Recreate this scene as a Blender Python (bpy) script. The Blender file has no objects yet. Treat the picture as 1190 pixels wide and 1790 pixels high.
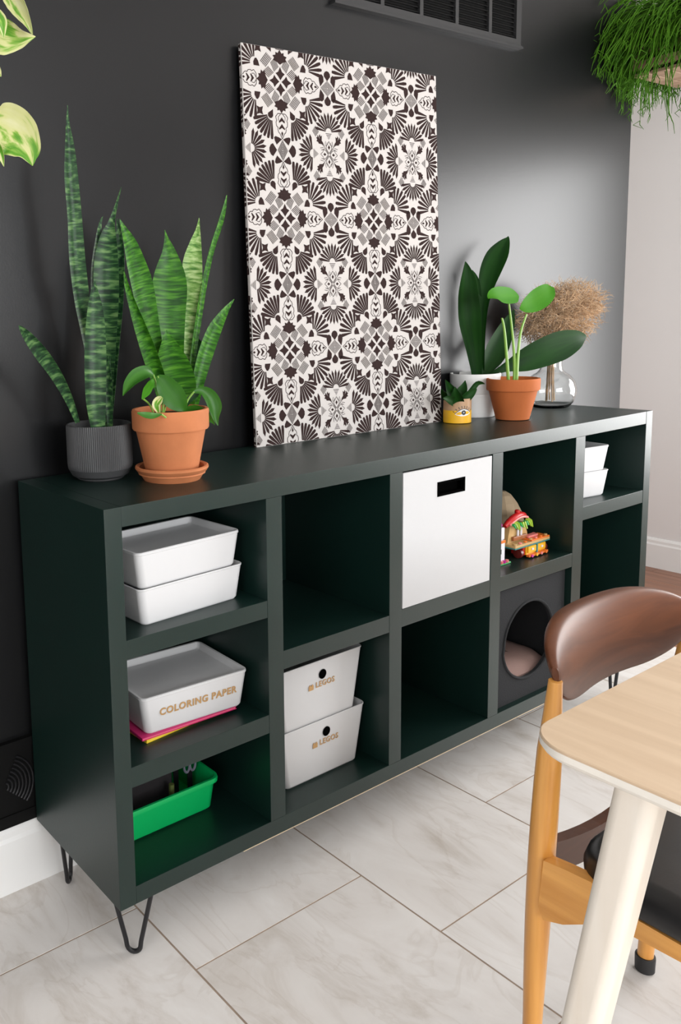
import bpy, bmesh, math, random
from mathutils import Vector, Matrix
random.seed(7)
sc = bpy.context.scene
COL = sc.collection
PI = math.pi

# ------------------------------------------------------------------ camera
CAM = Vector((-0.70515904, -1.20977023, 1.24722501))
TH, PH, RO = 0.5677, 0.1309, -0.0372
F, PX, PY = 1433.2328, 231.3845, 745.3155
fw = Vector((math.sin(TH)*math.cos(PH), math.cos(TH)*math.cos(PH), -math.sin(PH)))
_r = Vector((math.cos(TH), -math.sin(TH), 0)); _u = _r.cross(fw)
rt = _r*math.cos(RO) + _u*math.sin(RO)
up = _u*math.cos(RO) - _r*math.sin(RO)
cd = bpy.data.cameras.new('camera'); cam = bpy.data.objects.new('camera', cd); COL.objects.link(cam)
cd.sensor_fit = 'VERTICAL'; cd.sensor_height = 36; cd.lens = F*36/1790
cd.shift_x = (595-PX)/1790; cd.shift_y = (PY-895)/1790
cd.clip_start = 0.02
cam.matrix_world = Matrix(((rt.x, up.x, -fw.x, CAM.x), (rt.y, up.y, -fw.y, CAM.y), (rt.z, up.z, -fw.z, CAM.z), (0, 0, 0, 1)))
sc.camera = cam

# ------------------------------------------------------------------ light
sc.view_settings.view_transform = 'Standard'; sc.view_settings.look = 'None'
sc.view_settings.gamma = 1; sc.view_settings.use_curve_mapping = False
sc.view_settings.exposure = 0.0
w = bpy.data.worlds.new('world'); sc.world = w; w.use_nodes = True
w.node_tree.nodes['Background'].inputs[0].default_value = (0.86, 0.93, 1.0, 1)
w.node_tree.nodes['Background'].inputs[1].default_value = 1.0

def area(name, loc, rot, sx, sy, power, col=(1, 1, 1)):
    l = bpy.data.lights.new(name, 'AREA'); l.shape = 'RECTANGLE'; l.size = sx; l.size_y = sy
    l.energy = power; l.color = col
    o = bpy.data.objects.new(name, l); COL.objects.link(o); o.location = loc; o.rotation_euler = rot
    return o
# daylight entering the windows behind the camera, at the left and at the right
area('daylight_window', (0.25, -3.74, 1.60), (PI/2, 0, 0), 2.4, 1.4, 104, (0.975, 0.99, 1.0))
area('daylight_right', (3.27, -0.95, 1.22), (PI/2, 0, PI/2), 1.45, 1.36, 70, (1.0, 0.99, 0.98))
area('daylight_side', (-2.54, -1.75, 1.55), (PI/2, 0, -PI/2), 1.3, 1.2, 25, (1.0, 0.99, 0.98))
area('hall_area_lamp', (2.95, 2.95, 1.4), (PI/2, 0, PI), 0.7, 1.6, 10, (1.0, 0.98, 0.96))  # area lamp at the hall's far end; that wall has no window

# ------------------------------------------------------------------ helpers
def ray(x, y):
    return fw + rt*((x-PX)/F) - up*((y-PY)/F)
def at(x, y, Y):
    v = ray(x, y); return CAM + v*((Y-CAM.y)/v.y)
def atz(x, y, z):
    v = ray(x, y); return CAM + v*((z-CAM.z)/v.z)
def depth(p): return (p-CAM).dot(fw)

def nodes(name):
    m = bpy.data.materials.new(name); m.use_nodes = True
    nt = m.node_tree; b = nt.nodes['Principled BSDF']
    return m, nt, b
def mat(name, col, rough=0.5, spec=0.5, metal=0.0, var=0.0, vscale=6.0, bump=0.0, bscale=120.0, stretch=(1, 1, 1), col2=None, coat=0.0):
    m, nt, b = nodes(name)
    b.inputs['Base Color'].default_value = (*col, 1)
    b.inputs['Roughness'].default_value = rough
    b.inputs['Specular IOR Level'].default_value = spec
    b.inputs['Metallic'].default_value = metal
    if coat: b.inputs['Coat Weight'].default_value = coat; b.inputs['Coat Roughness'].default_value = 0.15
    tc = nt.nodes.new('ShaderNodeTexCoord'); mp = nt.nodes.new('ShaderNodeMapping')
    mp.inputs['Scale'].default_value = stretch
    nt.links.new(tc.outputs['Object'], mp.inputs['Vector'])
    if var or col2:
        n = nt.nodes.new('ShaderNodeTexNoise'); n.inputs['Scale'].default_value = vscale; n.inputs['Detail'].default_value = 5
        nt.links.new(mp.outputs[0], n.inputs['Vector'])
        r = nt.nodes.new('ShaderNodeValToRGB'); r.color_ramp.elements[0].position = 0.3; r.color_ramp.elements[1].position = 0.7
        c2 = col2 or tuple(c*(1+var) for c in col); c1 = col if col2 else tuple(c*(1-var) for c in col)
        r.color_ramp.elements[0].color = (*c1, 1); r.color_ramp.elements[1].color = (*c2, 1)
        nt.links.new(n.outputs['Fac'], r.inputs[0]); nt.links.new(r.outputs[0], b.inputs['Base Color'])
    if bump:
        n2 = nt.nodes.new('ShaderNodeTexNoise'); n2.inputs['Scale'].default_value = bscale; n2.inputs['Detail'].default_value = 3
        nt.links.new(mp.outputs[0], n2.inputs['Vector'])
        bp = nt.nodes.new('ShaderNodeBump'); bp.inputs['Strength'].default_value = bump; bp.inputs['Distance'].default_value = 0.002
        nt.links.new(n2.outputs['Fac'], bp.inputs['Height']); nt.links.new(bp.outputs[0], b.inputs['Normal'])
    return m
def ramp(nt, stops):
    r = nt.nodes.new('ShaderNodeValToRGB'); e = r.color_ramp.elements
    while len(e) < len(stops): e.new(0.5)
    for k, (p, c) in enumerate(stops): e[k].position = p; e[k].color = (*c, 1)
    return r
def wood(name, c1, c2, axis=0, rough=0.4, scale=1.0, coat=0.0, spec=0.5):
    m, nt, b = nodes(name)
    tc = nt.nodes.new('ShaderNodeTexCoord'); mp = nt.nodes.new('ShaderNodeMapping')
    s = [38*scale]*3; s[axis] = 2.2*scale; mp.inputs['Scale'].default_value = s
    nt.links.new(tc.outputs['Object'], mp.inputs['Vector'])
    n = nt.nodes.new('ShaderNodeTexNoise'); n.inputs['Scale'].default_value = 1.0; n.inputs['Detail'].default_value = 6; n.inputs['Distortion'].default_value = 0.6
    nt.links.new(mp.outputs[0], n.inputs['Vector'])
    r = ramp(nt, [(0.32, c1), (0.68, c2)]); nt.links.new(n.outputs['Fac'], r.inputs[0])
    nt.links.new(r.outputs[0], b.inputs['Base Color']); b.inputs['Roughness'].default_value = rough; b.inputs['Specular IOR Level'].default_value = spec
    if coat: b.inputs['Coat Weight'].default_value = coat; b.inputs['Coat Roughness'].default_value = 0.2
    bp = nt.nodes.new('ShaderNodeBump'); bp.inputs['Strength'].default_value = 0.08; bp.inputs['Distance'].default_value = 0.001
    nt.links.new(n.outputs['Fac'], bp.inputs['Height']); nt.links.new(bp.outputs[0], b.inputs['Normal'])
    return m
def leaf_mat(name, stops, bands=0.0, wig=6.0, rough=0.42, freq=60.0, spec=0.28):
    """uv.x across the blade, uv.y along it in metres; bands mixes in the crosswise banding"""
    m, nt, b = nodes(name)
    uv = nt.nodes.new('ShaderNodeUVMap'); mp = nt.nodes.new('ShaderNodeMapping')
    mp.inputs['Scale'].default_value = (wig, freq, 1) if bands else (3, 3, 1)
    oi = nt.nodes.new('ShaderNodeObjectInfo'); cb = nt.nodes.new('ShaderNodeCombineXYZ')
    ml = nt.nodes.new('ShaderNodeMath'); ml.operation = 'MULTIPLY'; ml.inputs[1].default_value = 37
    nt.links.new(oi.outputs['Random'], ml.inputs[0]); nt.links.new(ml.outputs[0], cb.inputs[0]); nt.links.new(ml.outputs[0], cb.inputs[1])
    nt.links.new(cb.outputs[0], mp.inputs['Location'])
    nt.links.new(uv.outputs[0], mp.inputs['Vector'])
    n = nt.nodes.new('ShaderNodeTexNoise'); n.inputs['Scale'].default_value = 1.0; n.inputs['Detail'].default_value = 4 if bands else 3
    n.inputs['Distortion'].default_value = 0.35
    nt.links.new(mp.outputs[0], n.inputs['Vector'])
    r = ramp(nt, stops); nt.links.new(n.outputs['Fac'], r.inputs[0]); nt.links.new(r.outputs[0], b.inputs['Base Color'])
    b.inputs['Roughness'].default_value = rough
    b.inputs['Specular IOR Level'].default_value = spec
    bp = nt.nodes.new('ShaderNodeBump'); bp.inputs['Strength'].default_value = 0.15; bp.inputs['Distance'].default_value = 0.001
    nt.links.new(n.outputs['Fac'], bp.inputs['Height']); nt.links.new(bp.outputs[0], b.inputs['Normal'])
    return m

def origin(p):
    v = Vector((0, 0, 0))
    while p is not None: v += p.location; p = p.parent
    return v
def obj(name, bm, m, parent=None, smooth=True, loc=None, angle=35, label=None):
    """bm is in world coordinates; parents are never rotated while building"""
    o0 = origin(parent) if parent is not None else Vector((0, 0, 0))
    base = Vector(loc) if loc is not None else o0
    bmesh.ops.translate(bm, verts=bm.verts, vec=-base)
    bmesh.ops.recalc_face_normals(bm, faces=bm.faces)
    me = bpy.data.meshes.new(name); bm.to_mesh(me); bm.free()
    if smooth:
        for p in me.polygons: p.use_smooth = True
        me.set_sharp_from_angle(angle=math.radians(angle))
    wn = smooth and angle <= 35
    if isinstance(m, (list, tuple)):
        for q in m: me.materials.append(q)
    else: me.materials.append(m)
    o = bpy.data.objects.new(name, me); COL.objects.link(o)
    o.location = base - o0
    if parent is not None: o.parent = parent
    if label: o['label'] = label
    if wn and len(me.polygons) < 4000:
        q = o.modifiers.new('weighted_normal', 'WEIGHTED_NORMAL'); q.keep_sharp = True
    return o
def thing(name, label, cat, loc, group=None):
    o = bpy.data.objects.new(name, None); COL.objects.link(o); o.location = loc
    o.empty_display_size = 0.05; o['label'] = label; o['category'] = cat
    if group: o['group'] = group
    return o
def tag(o, label, cat, group=None):
    o['label'] = label; o['category'] = cat
    if group: o['group'] = group
    return o
def struct(o): o['kind'] = 'structure'; return o

def box(bm, x0, x1, y0, y1, z0, z1, bev=0.0, seg=2):
    r = bmesh.ops.create_cube(bm, size=1.0)
    vs = r['verts']
    bmesh.ops.scale(bm, verts=vs, vec=(x1-x0, y1-y0, z1-z0))
    bmesh.ops.translate(bm, verts=vs, vec=((x0+x1)/2, (y0+y1)/2, (z0+z1)/2))
    if bev:
        es = {e for v in vs for e in v.link_edges}
        bmesh.ops.bevel(bm, geom=list(es), offset=bev, segments=seg, affect='EDGES', profile=0.5)
    return bm
def BOX(*a, **k): return box(bmesh.new(), *a, **k)
def rotz(bm, a, c):
    bmesh.ops.rotate(bm, verts=bm.verts, cent=c, matrix=Matrix.Rotation(a, 3, 'Z')); return bm
def lathe(bm, prof, c, seg=48, rib=None):
    """prof: list of (r, z) ; c: base point"""
    rings = []
    for k, (r, z) in enumerate(prof):
        ring = []
        for i in range(seg):
            a = 2*PI*i/seg; rr = max(r, 0.0003)
            if rib and rib[1] <= z <= rib[2] and k in rib[3] and i % 2: rr -= rib[0]
            ring.append(bm.verts.new((c[0]+rr*math.cos(a), c[1]+rr*math.sin(a), c[2]+z)))
        rings.append(ring)
    for A, B in zip(rings, rings[1:]):
        for i in range(seg):
            j = (i+1) % seg; bm.faces.new((A[i], A[j], B[j], B[i]))
    if prof[0][0] > 0.001 or True: bm.faces.new(rings[0][::-1])
    bm.faces.new(rings[-1])
    return bm
def tube(bm, pts, rad, seg=8, cap=True):
    pts = [Vector(p) for p in pts]; n = len(pts)
    if not isinstance(rad, (list, tuple)): rad = [rad]*n
    rings = []; a = None
    for i, p in enumerate(pts):
        t = (pts[min(i+1, n-1)]-pts[max(i-1, 0)]).normalized()
        a = t.orthogonal() if a is None else a - t*a.dot(t)
        if a.length < 1e-6: a = t.orthogonal()
        a.normalize(); b = t.cross(a)
        rings.append([bm.verts.new(p + (a*math.cos(2*PI*k/seg)+b*math.sin(2*PI*k/seg))*rad[i]) for k in range(seg)])
    for A, B in zip(rings, rings[1:]):
        for k in range(seg):
            j = (k+1) % seg; bm.faces.new((A[k], A[j], B[j], B[k]))
    if cap: bm.faces.new(rings[0][::-1]); bm.faces.new(rings[-1])
    return bm
def crom(pts, n):
    """Catmull-Rom through tuples, n samples"""
    out = []; m = len(pts)-1
    for k in range(n+1):
        t = k/n*m; i = min(int(t), m-1); u = t-i
        p0 = pts[max(i-1, 0)]; p1 = pts[i]; p2 = pts[i+1]; p3 = pts[min(i+2, m)]
        out.append(tuple(0.5*((2*b)+(-a+c)*u+(2*a-5*b+4*c-d)*u*u+(-a+3*b-3*c+d)*u**3) for a, b, c, d in zip(p0, p1, p2, p3)))
    return out
def prism(bm, poly, d, fn):
    """poly 2-D outline, extruded by d, fn(u, v, t) -> world"""
    A = [bm.verts.new(fn(u, v, 0)) for u, v in poly]; B = [bm.verts.new(fn(u, v, d)) for u, v in poly]
    bm.faces.new(A[::-1]); bm.faces.new(B)
    for i in range(len(A)):
        j = (i+1) % len(A); bm.faces.new((A[i], A[j], B[j], B[i]))
    return bm
def rrect(w_, d_, r, n=5):
    pts = []
    for cx, cy, a0 in ((w_/2-r, d_/2-r, 0), (-w_/2+r, d_/2-r, PI/2), (-w_/2+r, -d_/2+r, PI), (w_/2-r, -d_/2+r, 1.5*PI)):
        for k in range(n+1):
            a = a0+PI/2*k/n; pts.append((cx+r*math.cos(a), cy+r*math.sin(a)))
    return pts
def loft(bm, loops, cap0=True, cap1=True):
    R = [[bm.verts.new(p) for p in L] for L in loops]
    for A, B in zip(R, R[1:]):
        n = len(A)
        for i in range(n):
            j = (i+1) % n; bm.faces.new((A[i], A[j], B[j], B[i]))
    if cap0: bm.faces.new(R[0][::-1])
    if cap1: bm.faces.new(R[-1])
    return bm
def ring(w_, d_, r, z, n=5): return [(x, y, z) for x, y in rrect(w_, d_, r, n)]
def place(bm, c, a=0.0):
    bmesh.ops.rotate(bm, verts=bm.verts, cent=(0, 0, 0), matrix=Matrix.Rotation(a, 3, 'Z'))
    bmesh.ops.translate(bm, verts=bm.verts, vec=c); return bm
def blade(pts, fold=0.25, yaw=0.0, thick=0.0014, n=18, cross=7, wave=0.0, tip=True):
    """a leaf: pts = (image x, image y, width px, depth plane Y); real width, bend and thickness"""
    S = crom(pts, n); P = [at(x, y, Y) for x, y, w_, Y in S]
    bm = bmesh.new(); uvl = bm.loops.layers.uv.new('UVMap'); top = []; bot = []; L = 0; uvs = {}
    for i, p in enumerate(P):
        t = (P[min(i+1, n)]-P[max(i-1, 0)]).normalized()
        V = (p-CAM).normalized(); s = t.cross(V).normalized()
        s = Matrix.Rotation(yaw, 3, t) @ s; nn = s.cross(t).normalized()
        if nn.dot(V) > 0: nn = -nn
        wm = max(S[i][2], 0.0)*depth(p)/F/math.cos(yaw)
        if i: L += (p-P[i-1]).length
        th = thick if wm > 0.003 else thick*0.4
        ra = []; rb = []
        for k in range(cross):
            u = -1+2*k/(cross-1)
            q = p + s*(u*max(wm, 0.0006)/2) + nn*(fold*wm/2*(u*u) + wave*wm*math.sin(i*1.3+u*2)*u*u)
            e = 1-u*u*0.7
            a_ = bm.verts.new(q+nn*th*0.5*e); b_ = bm.verts.new(q-nn*th*0.5*e)
            uvs[a_] = uvs[b_] = (k/(cross-1), L); ra.append(a_); rb.append(b_)
        top.append(ra); bot.append(rb)
    for i in range(n):
        for k in range(cross-1):
            bm.faces.new((top[i][k], top[i][k+1], top[i+1][k+1], top[i+1][k]))
            bm.faces.new((bot[i][k], bot[i+1][k], bot[i+1][k+1], bot[i][k+1]))
        bm.faces.new((top[i][0], top[i+1][0], bot[i+1][0], bot[i][0]))
        bm.faces.new((top[i][-1], bot[i][-1], bot[i+1][-1], top[i+1][-1]))
    bm.faces.new(top[0][::-1] + bot[0]); bm.faces.new(top[n] + bot[n][::-1])
    for f in bm.faces:
        for l in f.loops: l[uvl].uv = uvs[l.vert]
    return bm
def stem_px(pts, r_px, n=10, r1=None):
    S = crom(pts, n); P = [at(x, y, Y) for x, y, Y in S]
    r1 = r_px if r1 is None else r1
    return tube(bmesh.new(), P, [(r_px+(r1-r_px)*i/n)*depth(p)/F for i, p in enumerate(P)], 7)
def text_bm(body, size, ext=0.0003, off=0.0, spacing=1.0):
    c = bpy.data.curves.new('lettering', 'FONT'); c.body = body; c.size = size; c.extrude = ext; c.offset = off
    c.align_x = 'CENTER'; c.align_y = 'CENTER'; c.space_character = spacing; c.resolution_u = 3
    o = bpy.data.objects.new('lettering', c); me = bpy.data.meshes.new_from_object(o)
    bm = bmesh.new(); bm.from_mesh(me); bpy.data.objects.remove(o); bpy.data.curves.remove(c); bpy.data.meshes.remove(me)
    return bm
def to_frame(bm, o, ex, ey):
    ex = Vector(ex).normalized(); ey = Vector(ey); ey = (ey-ex*ey.dot(ex)).normalized(); ez = ex.cross(ey)
    M = Matrix(((ex.x, ey.x, ez.x, o[0]), (ex.y, ey.y, ez.y, o[1]), (ex.z, ey.z, ez.z, o[2]), (0, 0, 0, 1)))
    bmesh.ops.transform(bm, matrix=M, verts=bm.verts); return bm

# ------------------------------------------------------------------ materials
M = {}
M['dark_wall'] = mat('charcoal_wall_paint', (0.0062, 0.0064, 0.0070), 0.31, 0.35, bump=0.05, bscale=260)
M['white_wall'] = mat('white_wall_paint', (0.72, 0.70, 0.69), 0.6, 0.3, bump=0.04, bscale=200)
M['white_trim'] = mat('white_trim_paint', (0.80, 0.80, 0.79), 0.35, 0.5)
M['ceiling'] = mat('ceiling_paint', (0.75, 0.74, 0.73), 0.8, 0.2)
M['grout'] = mat('grout', (0.34, 0.26, 0.20), 0.95, 0.2, var=0.15, vscale=30)
M['plank'] = wood('hall_plank_wood', (0.20, 0.082, 0.045), (0.33, 0.15, 0.085), axis=1, rough=0.35)
M['green'] = mat('dark_green_cabinet_paint', (0.0024, 0.0145, 0.0112), 0.38, 0.55, var=0.06, vscale=9, bump=0.05, bscale=180)
M['raw_edge'] = mat('raw_wood_edge', (0.62, 0.50, 0.34), 0.6)
M['black_metal'] = mat('black_metal', (0.016, 0.016, 0.018), 0.35, 0.5, metal=0.3)
M['vent'] = mat('charcoal_vent_metal', (0.024, 0.024, 0.025), 0.42, 0.4)
M['vent_dark'] = mat('vent_dark', (0.004, 0.004, 0.004), 0.6, 0.12)
M['bin'] = mat('white_bin_plastic', (0.585, 0.585, 0.59), 0.38, 0.4)
M['drawer'] = mat('white_drawer_fabric', (0.50, 0.50, 0.505), 0.75, 0.25, bump=0.12, bscale=700)
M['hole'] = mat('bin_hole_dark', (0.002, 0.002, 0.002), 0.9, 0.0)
M['gold'] = mat('gold_vinyl_lettering', (0.52, 0.31, 0.13), 0.35, 0.5, metal=0.35)
M['terra'] = mat('terracotta_clay', (0.47, 0.165, 0.066), 0.75, 0.25, var=0.10, vscale=14, bump=0.1, bscale=150)
M['terra2'] = mat('terracotta_clay_deep', (0.43, 0.120, 0.034), 0.75, 0.25, var=0.08, vscale=14, bump=0.1, bscale=150)
M['greypot'] = mat('matt_grey_ceramic', (0.052, 0.053, 0.055), 0.5, 0.4)
M['whitepot'] = mat('white_ceramic', (0.76, 0.76, 0.75), 0.35, 0.5)
M['soil'] = mat('potting_soil', (0.022, 0.015, 0.010), 0.95, 0.1, var=0.5, vscale=60, bump=0.8, bscale=90)
M['canvas'] = mat('woven_canvas_cloth', (0.53, 0.50, 0.48), 0.85, 0.15, bump=0.35, bscale=500)
M['print'] = mat('dark_brown_print_ink', (0.034, 0.021, 0.020), 0.9, 0.05, bump=0.3, bscale=500)
M['wire'] = mat('pampas_fibre', (0.56, 0.39, 0.245), 0.85, 0.1, var=0.3, vscale=30)
M['felt'] = mat('dark_grey_felt', (0.026, 0.027, 0.029), 0.95, 0.15, bump=0.5, bscale=300)
M['cushion'] = mat('mauve_cushion_cloth', (0.25, 0.165, 0.145), 0.9, 0.15, bump=0.4, bscale=250)
M['greenbin'] = mat('bright_green_plastic', (0.0, 0.42, 0.105), 0.4, 0.4)
M['tan_table'] = wood('pale_oak_table_top', (0.62, 0.45, 0.30), (0.71, 0.535, 0.37), axis=1, rough=0.42)
M['pale_leg'] = wood('pale_ash_wood', (0.84, 0.75, 0.64), (0.89, 0.82, 0.73), axis=2, rough=0.45)
M['pale_edge'] = mat('whitish_table_edge', (0.90, 0.85, 0.77), 0.45, var=0.05, vscale=20)  # paler than the oak top
M['oak'] = wood('honey_oak_chair', (0.60, 0.25, 0.042), (0.80, 0.39, 0.095), axis=2, rough=0.33, coat=0.3)
M['oak_y'] = wood('honey_oak_rail', (0.60, 0.25, 0.042), (0.80, 0.39, 0.095), axis=1, rough=0.33, coat=0.3)
M['walnut'] = wood('walnut_chair_back', (0.075, 0.023, 0.009), (0.135, 0.044, 0.017), axis=0, rough=0.40, spec=0.32)
M['leather'] = mat('black_leather', (0.008, 0.008, 0.009), 0.34, 0.5, bump=0.04, bscale=160)
M['rubber'] = mat('black_rubber', (0.015, 0.015, 0.016), 0.55)
M['cedar'] = wood('weathered_cedar', (0.25, 0.155, 0.095), (0.40, 0.27, 0.18), axis=1, rough=0.7)
M['rhip'] = leaf_mat('rhipsalis_strand', [(0.3, (0.028, 0.095, 0.004)), (0.7, (0.075, 0.20, 0.012))], rough=0.6, spec=0.12)
M['dead'] = mat('pale_dry_strand', (0.42, 0.36, 0.22), 0.7)
M['snake_a'] = leaf_mat('snake_leaf_grey_banded', [(0.36, (0.004, 0.020, 0.008)), (0.50, (0.016, 0.062, 0.018)), (0.57, (0.055, 0.135, 0.040)), (0.68, (0.12, 0.22, 0.075))], bands=1, wig=1.1, freq=120)
M['snake_b'] = leaf_mat('snake_leaf_bright', [(0.36, (0.008, 0.055, 0.003)), (0.52, (0.030, 0.145, 0.006)), (0.68, (0.085, 0.26, 0.018))], bands=1, wig=1.4, freq=150)
M['snake_c'] = leaf_mat('snake_leaf_pale', [(0.36, (0.05, 0.16, 0.02)), (0.50, (0.20, 0.36, 0.09)), (0.64, (0.42, 0.56, 0.24))], bands=1, wig=1.3, freq=120)
M['deep_leaf'] = leaf_mat('deep_green_leaf', [(0.3, (0.004, 0.026, 0.004)), (0.7, (0.010, 0.052, 0.006))], rough=0.5, spec=0.12)
M['mid_leaf'] = leaf_mat('mid_green_leaf', [(0.3, (0.018, 0.095, 0.006)), (0.7, (0.038, 0.15, 0.012))], rough=0.42)
M['light_leaf'] = leaf_mat('light_green_leaf', [(0.3, (0.035, 0.17, 0.006)), (0.7, (0.05, 0.20, 0.008))], rough=0.6, spec=0.12)
M['varieg'] = leaf_mat('variegated_leaf', [(0.42, (0.075, 0.23, 0.012)), (0.47, (0.20, 0.34, 0.05)), (0.51, (0.47, 0.48, 0.20)), (0.75, (0.55, 0.54, 0.33))], bands=1, wig=3.2, freq=16)
M['stem'] = mat('pale_green_stem', (0.20, 0.38, 0.055), 0.45)
M['dkstem'] = mat('green_stem', (0.07, 0.20, 0.03), 0.5)

# ------------------------------------------------------------------ setting
WALL = 0.37; CX = 2.458; RX = 3.34
H = 0.9176; W = 1.91; D = 0.3519; ZB = 0.15
# floor: grout bed with every tile a piece of its own
def tile_mat():
    m, nt, b = nodes('stone_tile')
    tc = nt.nodes.new('ShaderNodeTexCoord'); oi = nt.nodes.new('ShaderNodeObjectInfo')
    ad = nt.nodes.new('ShaderNodeVectorMath'); ad.operation = 'ADD'
    sc_ = nt.nodes.new('ShaderNodeVectorMath'); sc_.operation = 'SCALE'; sc_.inputs['Scale'].default_value = 41
    nt.links.new(oi.outputs['Random'], sc_.inputs[0]); nt.links.new(tc.outputs['Object'], ad.inputs[0]); nt.links.new(sc_.outputs[0], ad.inputs[1])
    mp = nt.nodes.new('ShaderNodeMapping'); mp.inputs['Scale'].default_value = (4.5, 2.0, 1); mp.inputs['Rotation'].default_value = (0, 0, 0.5)
    nt.links.new(ad.outputs[0], mp.inputs['Vector'])
    n = nt.nodes.new('ShaderNodeTexNoise'); n.inputs['Scale'].default_value = 1.3; n.inputs['Detail'].default_value = 9; n.inputs['Roughness'].default_value = 0.62; n.inputs['Distortion'].default_value = 1.2
    nt.links.new(mp.outputs[0], n.inputs['Vector'])
    r = ramp(nt, [(0.28, (0.52, 0.47, 0.42)), (0.46, (0.69, 0.655, 0.625)), (0.7, (0.76, 0.735, 0.71))])
    nt.links.new(n.outputs['Fac'], r.inputs[0])
    v = nt.nodes.new('ShaderNodeTexNoise'); v.inputs['Scale'].default_value = 1.1; v.inputs['Detail'].default_value = 7; v.inputs['Distortion'].default_value = 2.0
    nt.links.new(mp.outputs[0], v.inputs['Vector'])
    r2 = ramp(nt, [(0.46, (1, 1, 1)), (0.5, (0.80, 0.76, 0.72)), (0.515, (1, 1, 1))]); nt.links.new(v.outputs['Fac'], r2.inputs[0])
    mx = nt.nodes.new('ShaderNodeMix'); mx.data_type = 'RGBA'; mx.blend_type = 'MULTIPLY'; mx.inputs['Factor'].default_value = 0.35
    nt.links.new(r.outputs[0], mx.inputs['A']); nt.links.new(r2.outputs[0], mx.inputs['B']); nt.links.new(mx.outputs['Result'], b.inputs['Base Color'])
    b.inputs['Roughness'].default_value = 0.42; b.inputs['Specular IOR Level'].default_value = 0.4
    return m
M['tile'] = tile_mat()
fl = struct(obj('floor', BOX(-2.6, RX+0.1, -3.8, 3.1, -0.06, -0.0009), M['grout'], smooth=False, loc=(0, 0, -0.03)))
PITCH = 0.4605; G = 0.0036
tb = BOX(-(PITCH-G)/2, (PITCH-G)/2, -(PITCH-G)/2, (PITCH-G)/2, -0.012, 0.0)
tme = bpy.data.meshes.new('tile'); tb.to_mesh(tme); tb.free(); tme.materials.append(M['tile'])
offs = {-1: 0.156, 0: -0.05, 1: -0.256, 2: -0.044}
for c in range(-6, 6):
    x0 = 0.133 + c*0.4615
    off = offs.get(c, offs[(c+1) % 4 - 1])
    for k in range(-8, 2):
        y0 = off + k*PITCH
        if y0 > 0.34 or x0 + PITCH < -2.6 or x0 > 2.42: continue
        o = bpy.data.objects.new('tile', tme); COL.objects.link(o); o.parent = fl
        o.location = Vector((x0+PITCH/2, y0+PITCH/2, 0)) - fl.location
# hallway planks
pb = BOX(-0.068, 0.068, -0.6, 0.6, -0.012, 0.0, bev=0.0012, seg=1)
pme = bpy.data.meshes.new('plank'); pb.to_mesh(pme); pb.free(); pme.materials.append(M['plank'])
for i in range(7):
    for k in range(-3, 3):
        o = bpy.data.objects.new('plank', pme); COL.objects.link(o); o.parent = fl
        yy = k*1.2 + (0.55 if i % 2 else 0)
        o.location = Vector((2.47+0.0685+i*0.137-0.03, yy, 0.0)) - fl.location
# walls
struct(obj('wall_back', BOX(-2.6, CX, WALL, WALL+0.12, 0, 2.62), M['dark_wall'], smooth=False))
struct(obj('wall_right', box(box(box(BOX(RX, RX+0.1, -0.18, 3.1, 0, 2.62), RX, RX+0.1, -3.8, -1.72, 0, 2.62), RX, RX+0.1, -1.72, -0.18, 1.92, 2.62), RX, RX+0.1, -1.72, -0.18, 0, 0.50), M['white_wall'], smooth=False))
bmw = BOX(-2.6, -1.0, -3.9, -3.8, 0, 2.62); box(bmw, 1.5, RX, -3.9, -3.8, 0, 2.62); box(bmw, -1.0, 1.5, -3.9, -3.8, 0, 0.85); box(bmw, -1.0, 1.5, -3.9, -3.8, 2.35, 2.62)
struct(obj('wall_front', bmw, M['white_wall'], smooth=False))
wl = BOX(-2.7, -2.6, -3.9, -2.45, 0, 2.62); box(wl, -2.7, -2.6, -1.05, WALL+0.12, 0, 2.62); box(wl, -2.7, -2.6, -2.45, -1.05, 0, 0.9); box(wl, -2.7, -2.6, -2.45, -1.05, 2.2, 2.62)
struct(obj('wall_left', wl, M['white_wall'], smooth=False))
wf = bmesh.new()
for y in (-2.45, -1.78, -1.11): box(wf, -2.68, -2.62, y, y+0.06, 0.9, 2.2)
for z in (0.9, 2.14): box(wf, -2.68, -2.62, -2.45, -1.05, z, z+0.06)
struct(obj('window_2', wf, M['white_trim'], smooth=False))
struct(obj('wall_hall', BOX(CX-0.1, RX, 3.1, 3.2, 0, 2.62), M['white_wall'], smooth=False))
struct(obj('wall_passage', BOX(CX-0.12, CX-0.0005, WALL+0.12, 3.1, 0, 2.62), M['white_wall'], smooth=False))
struct(obj('ceiling', BOX(-2.7, RX+0.1, -3.9, 3.2, 2.62, 2.7), M['ceiling'], smooth=False))
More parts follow.
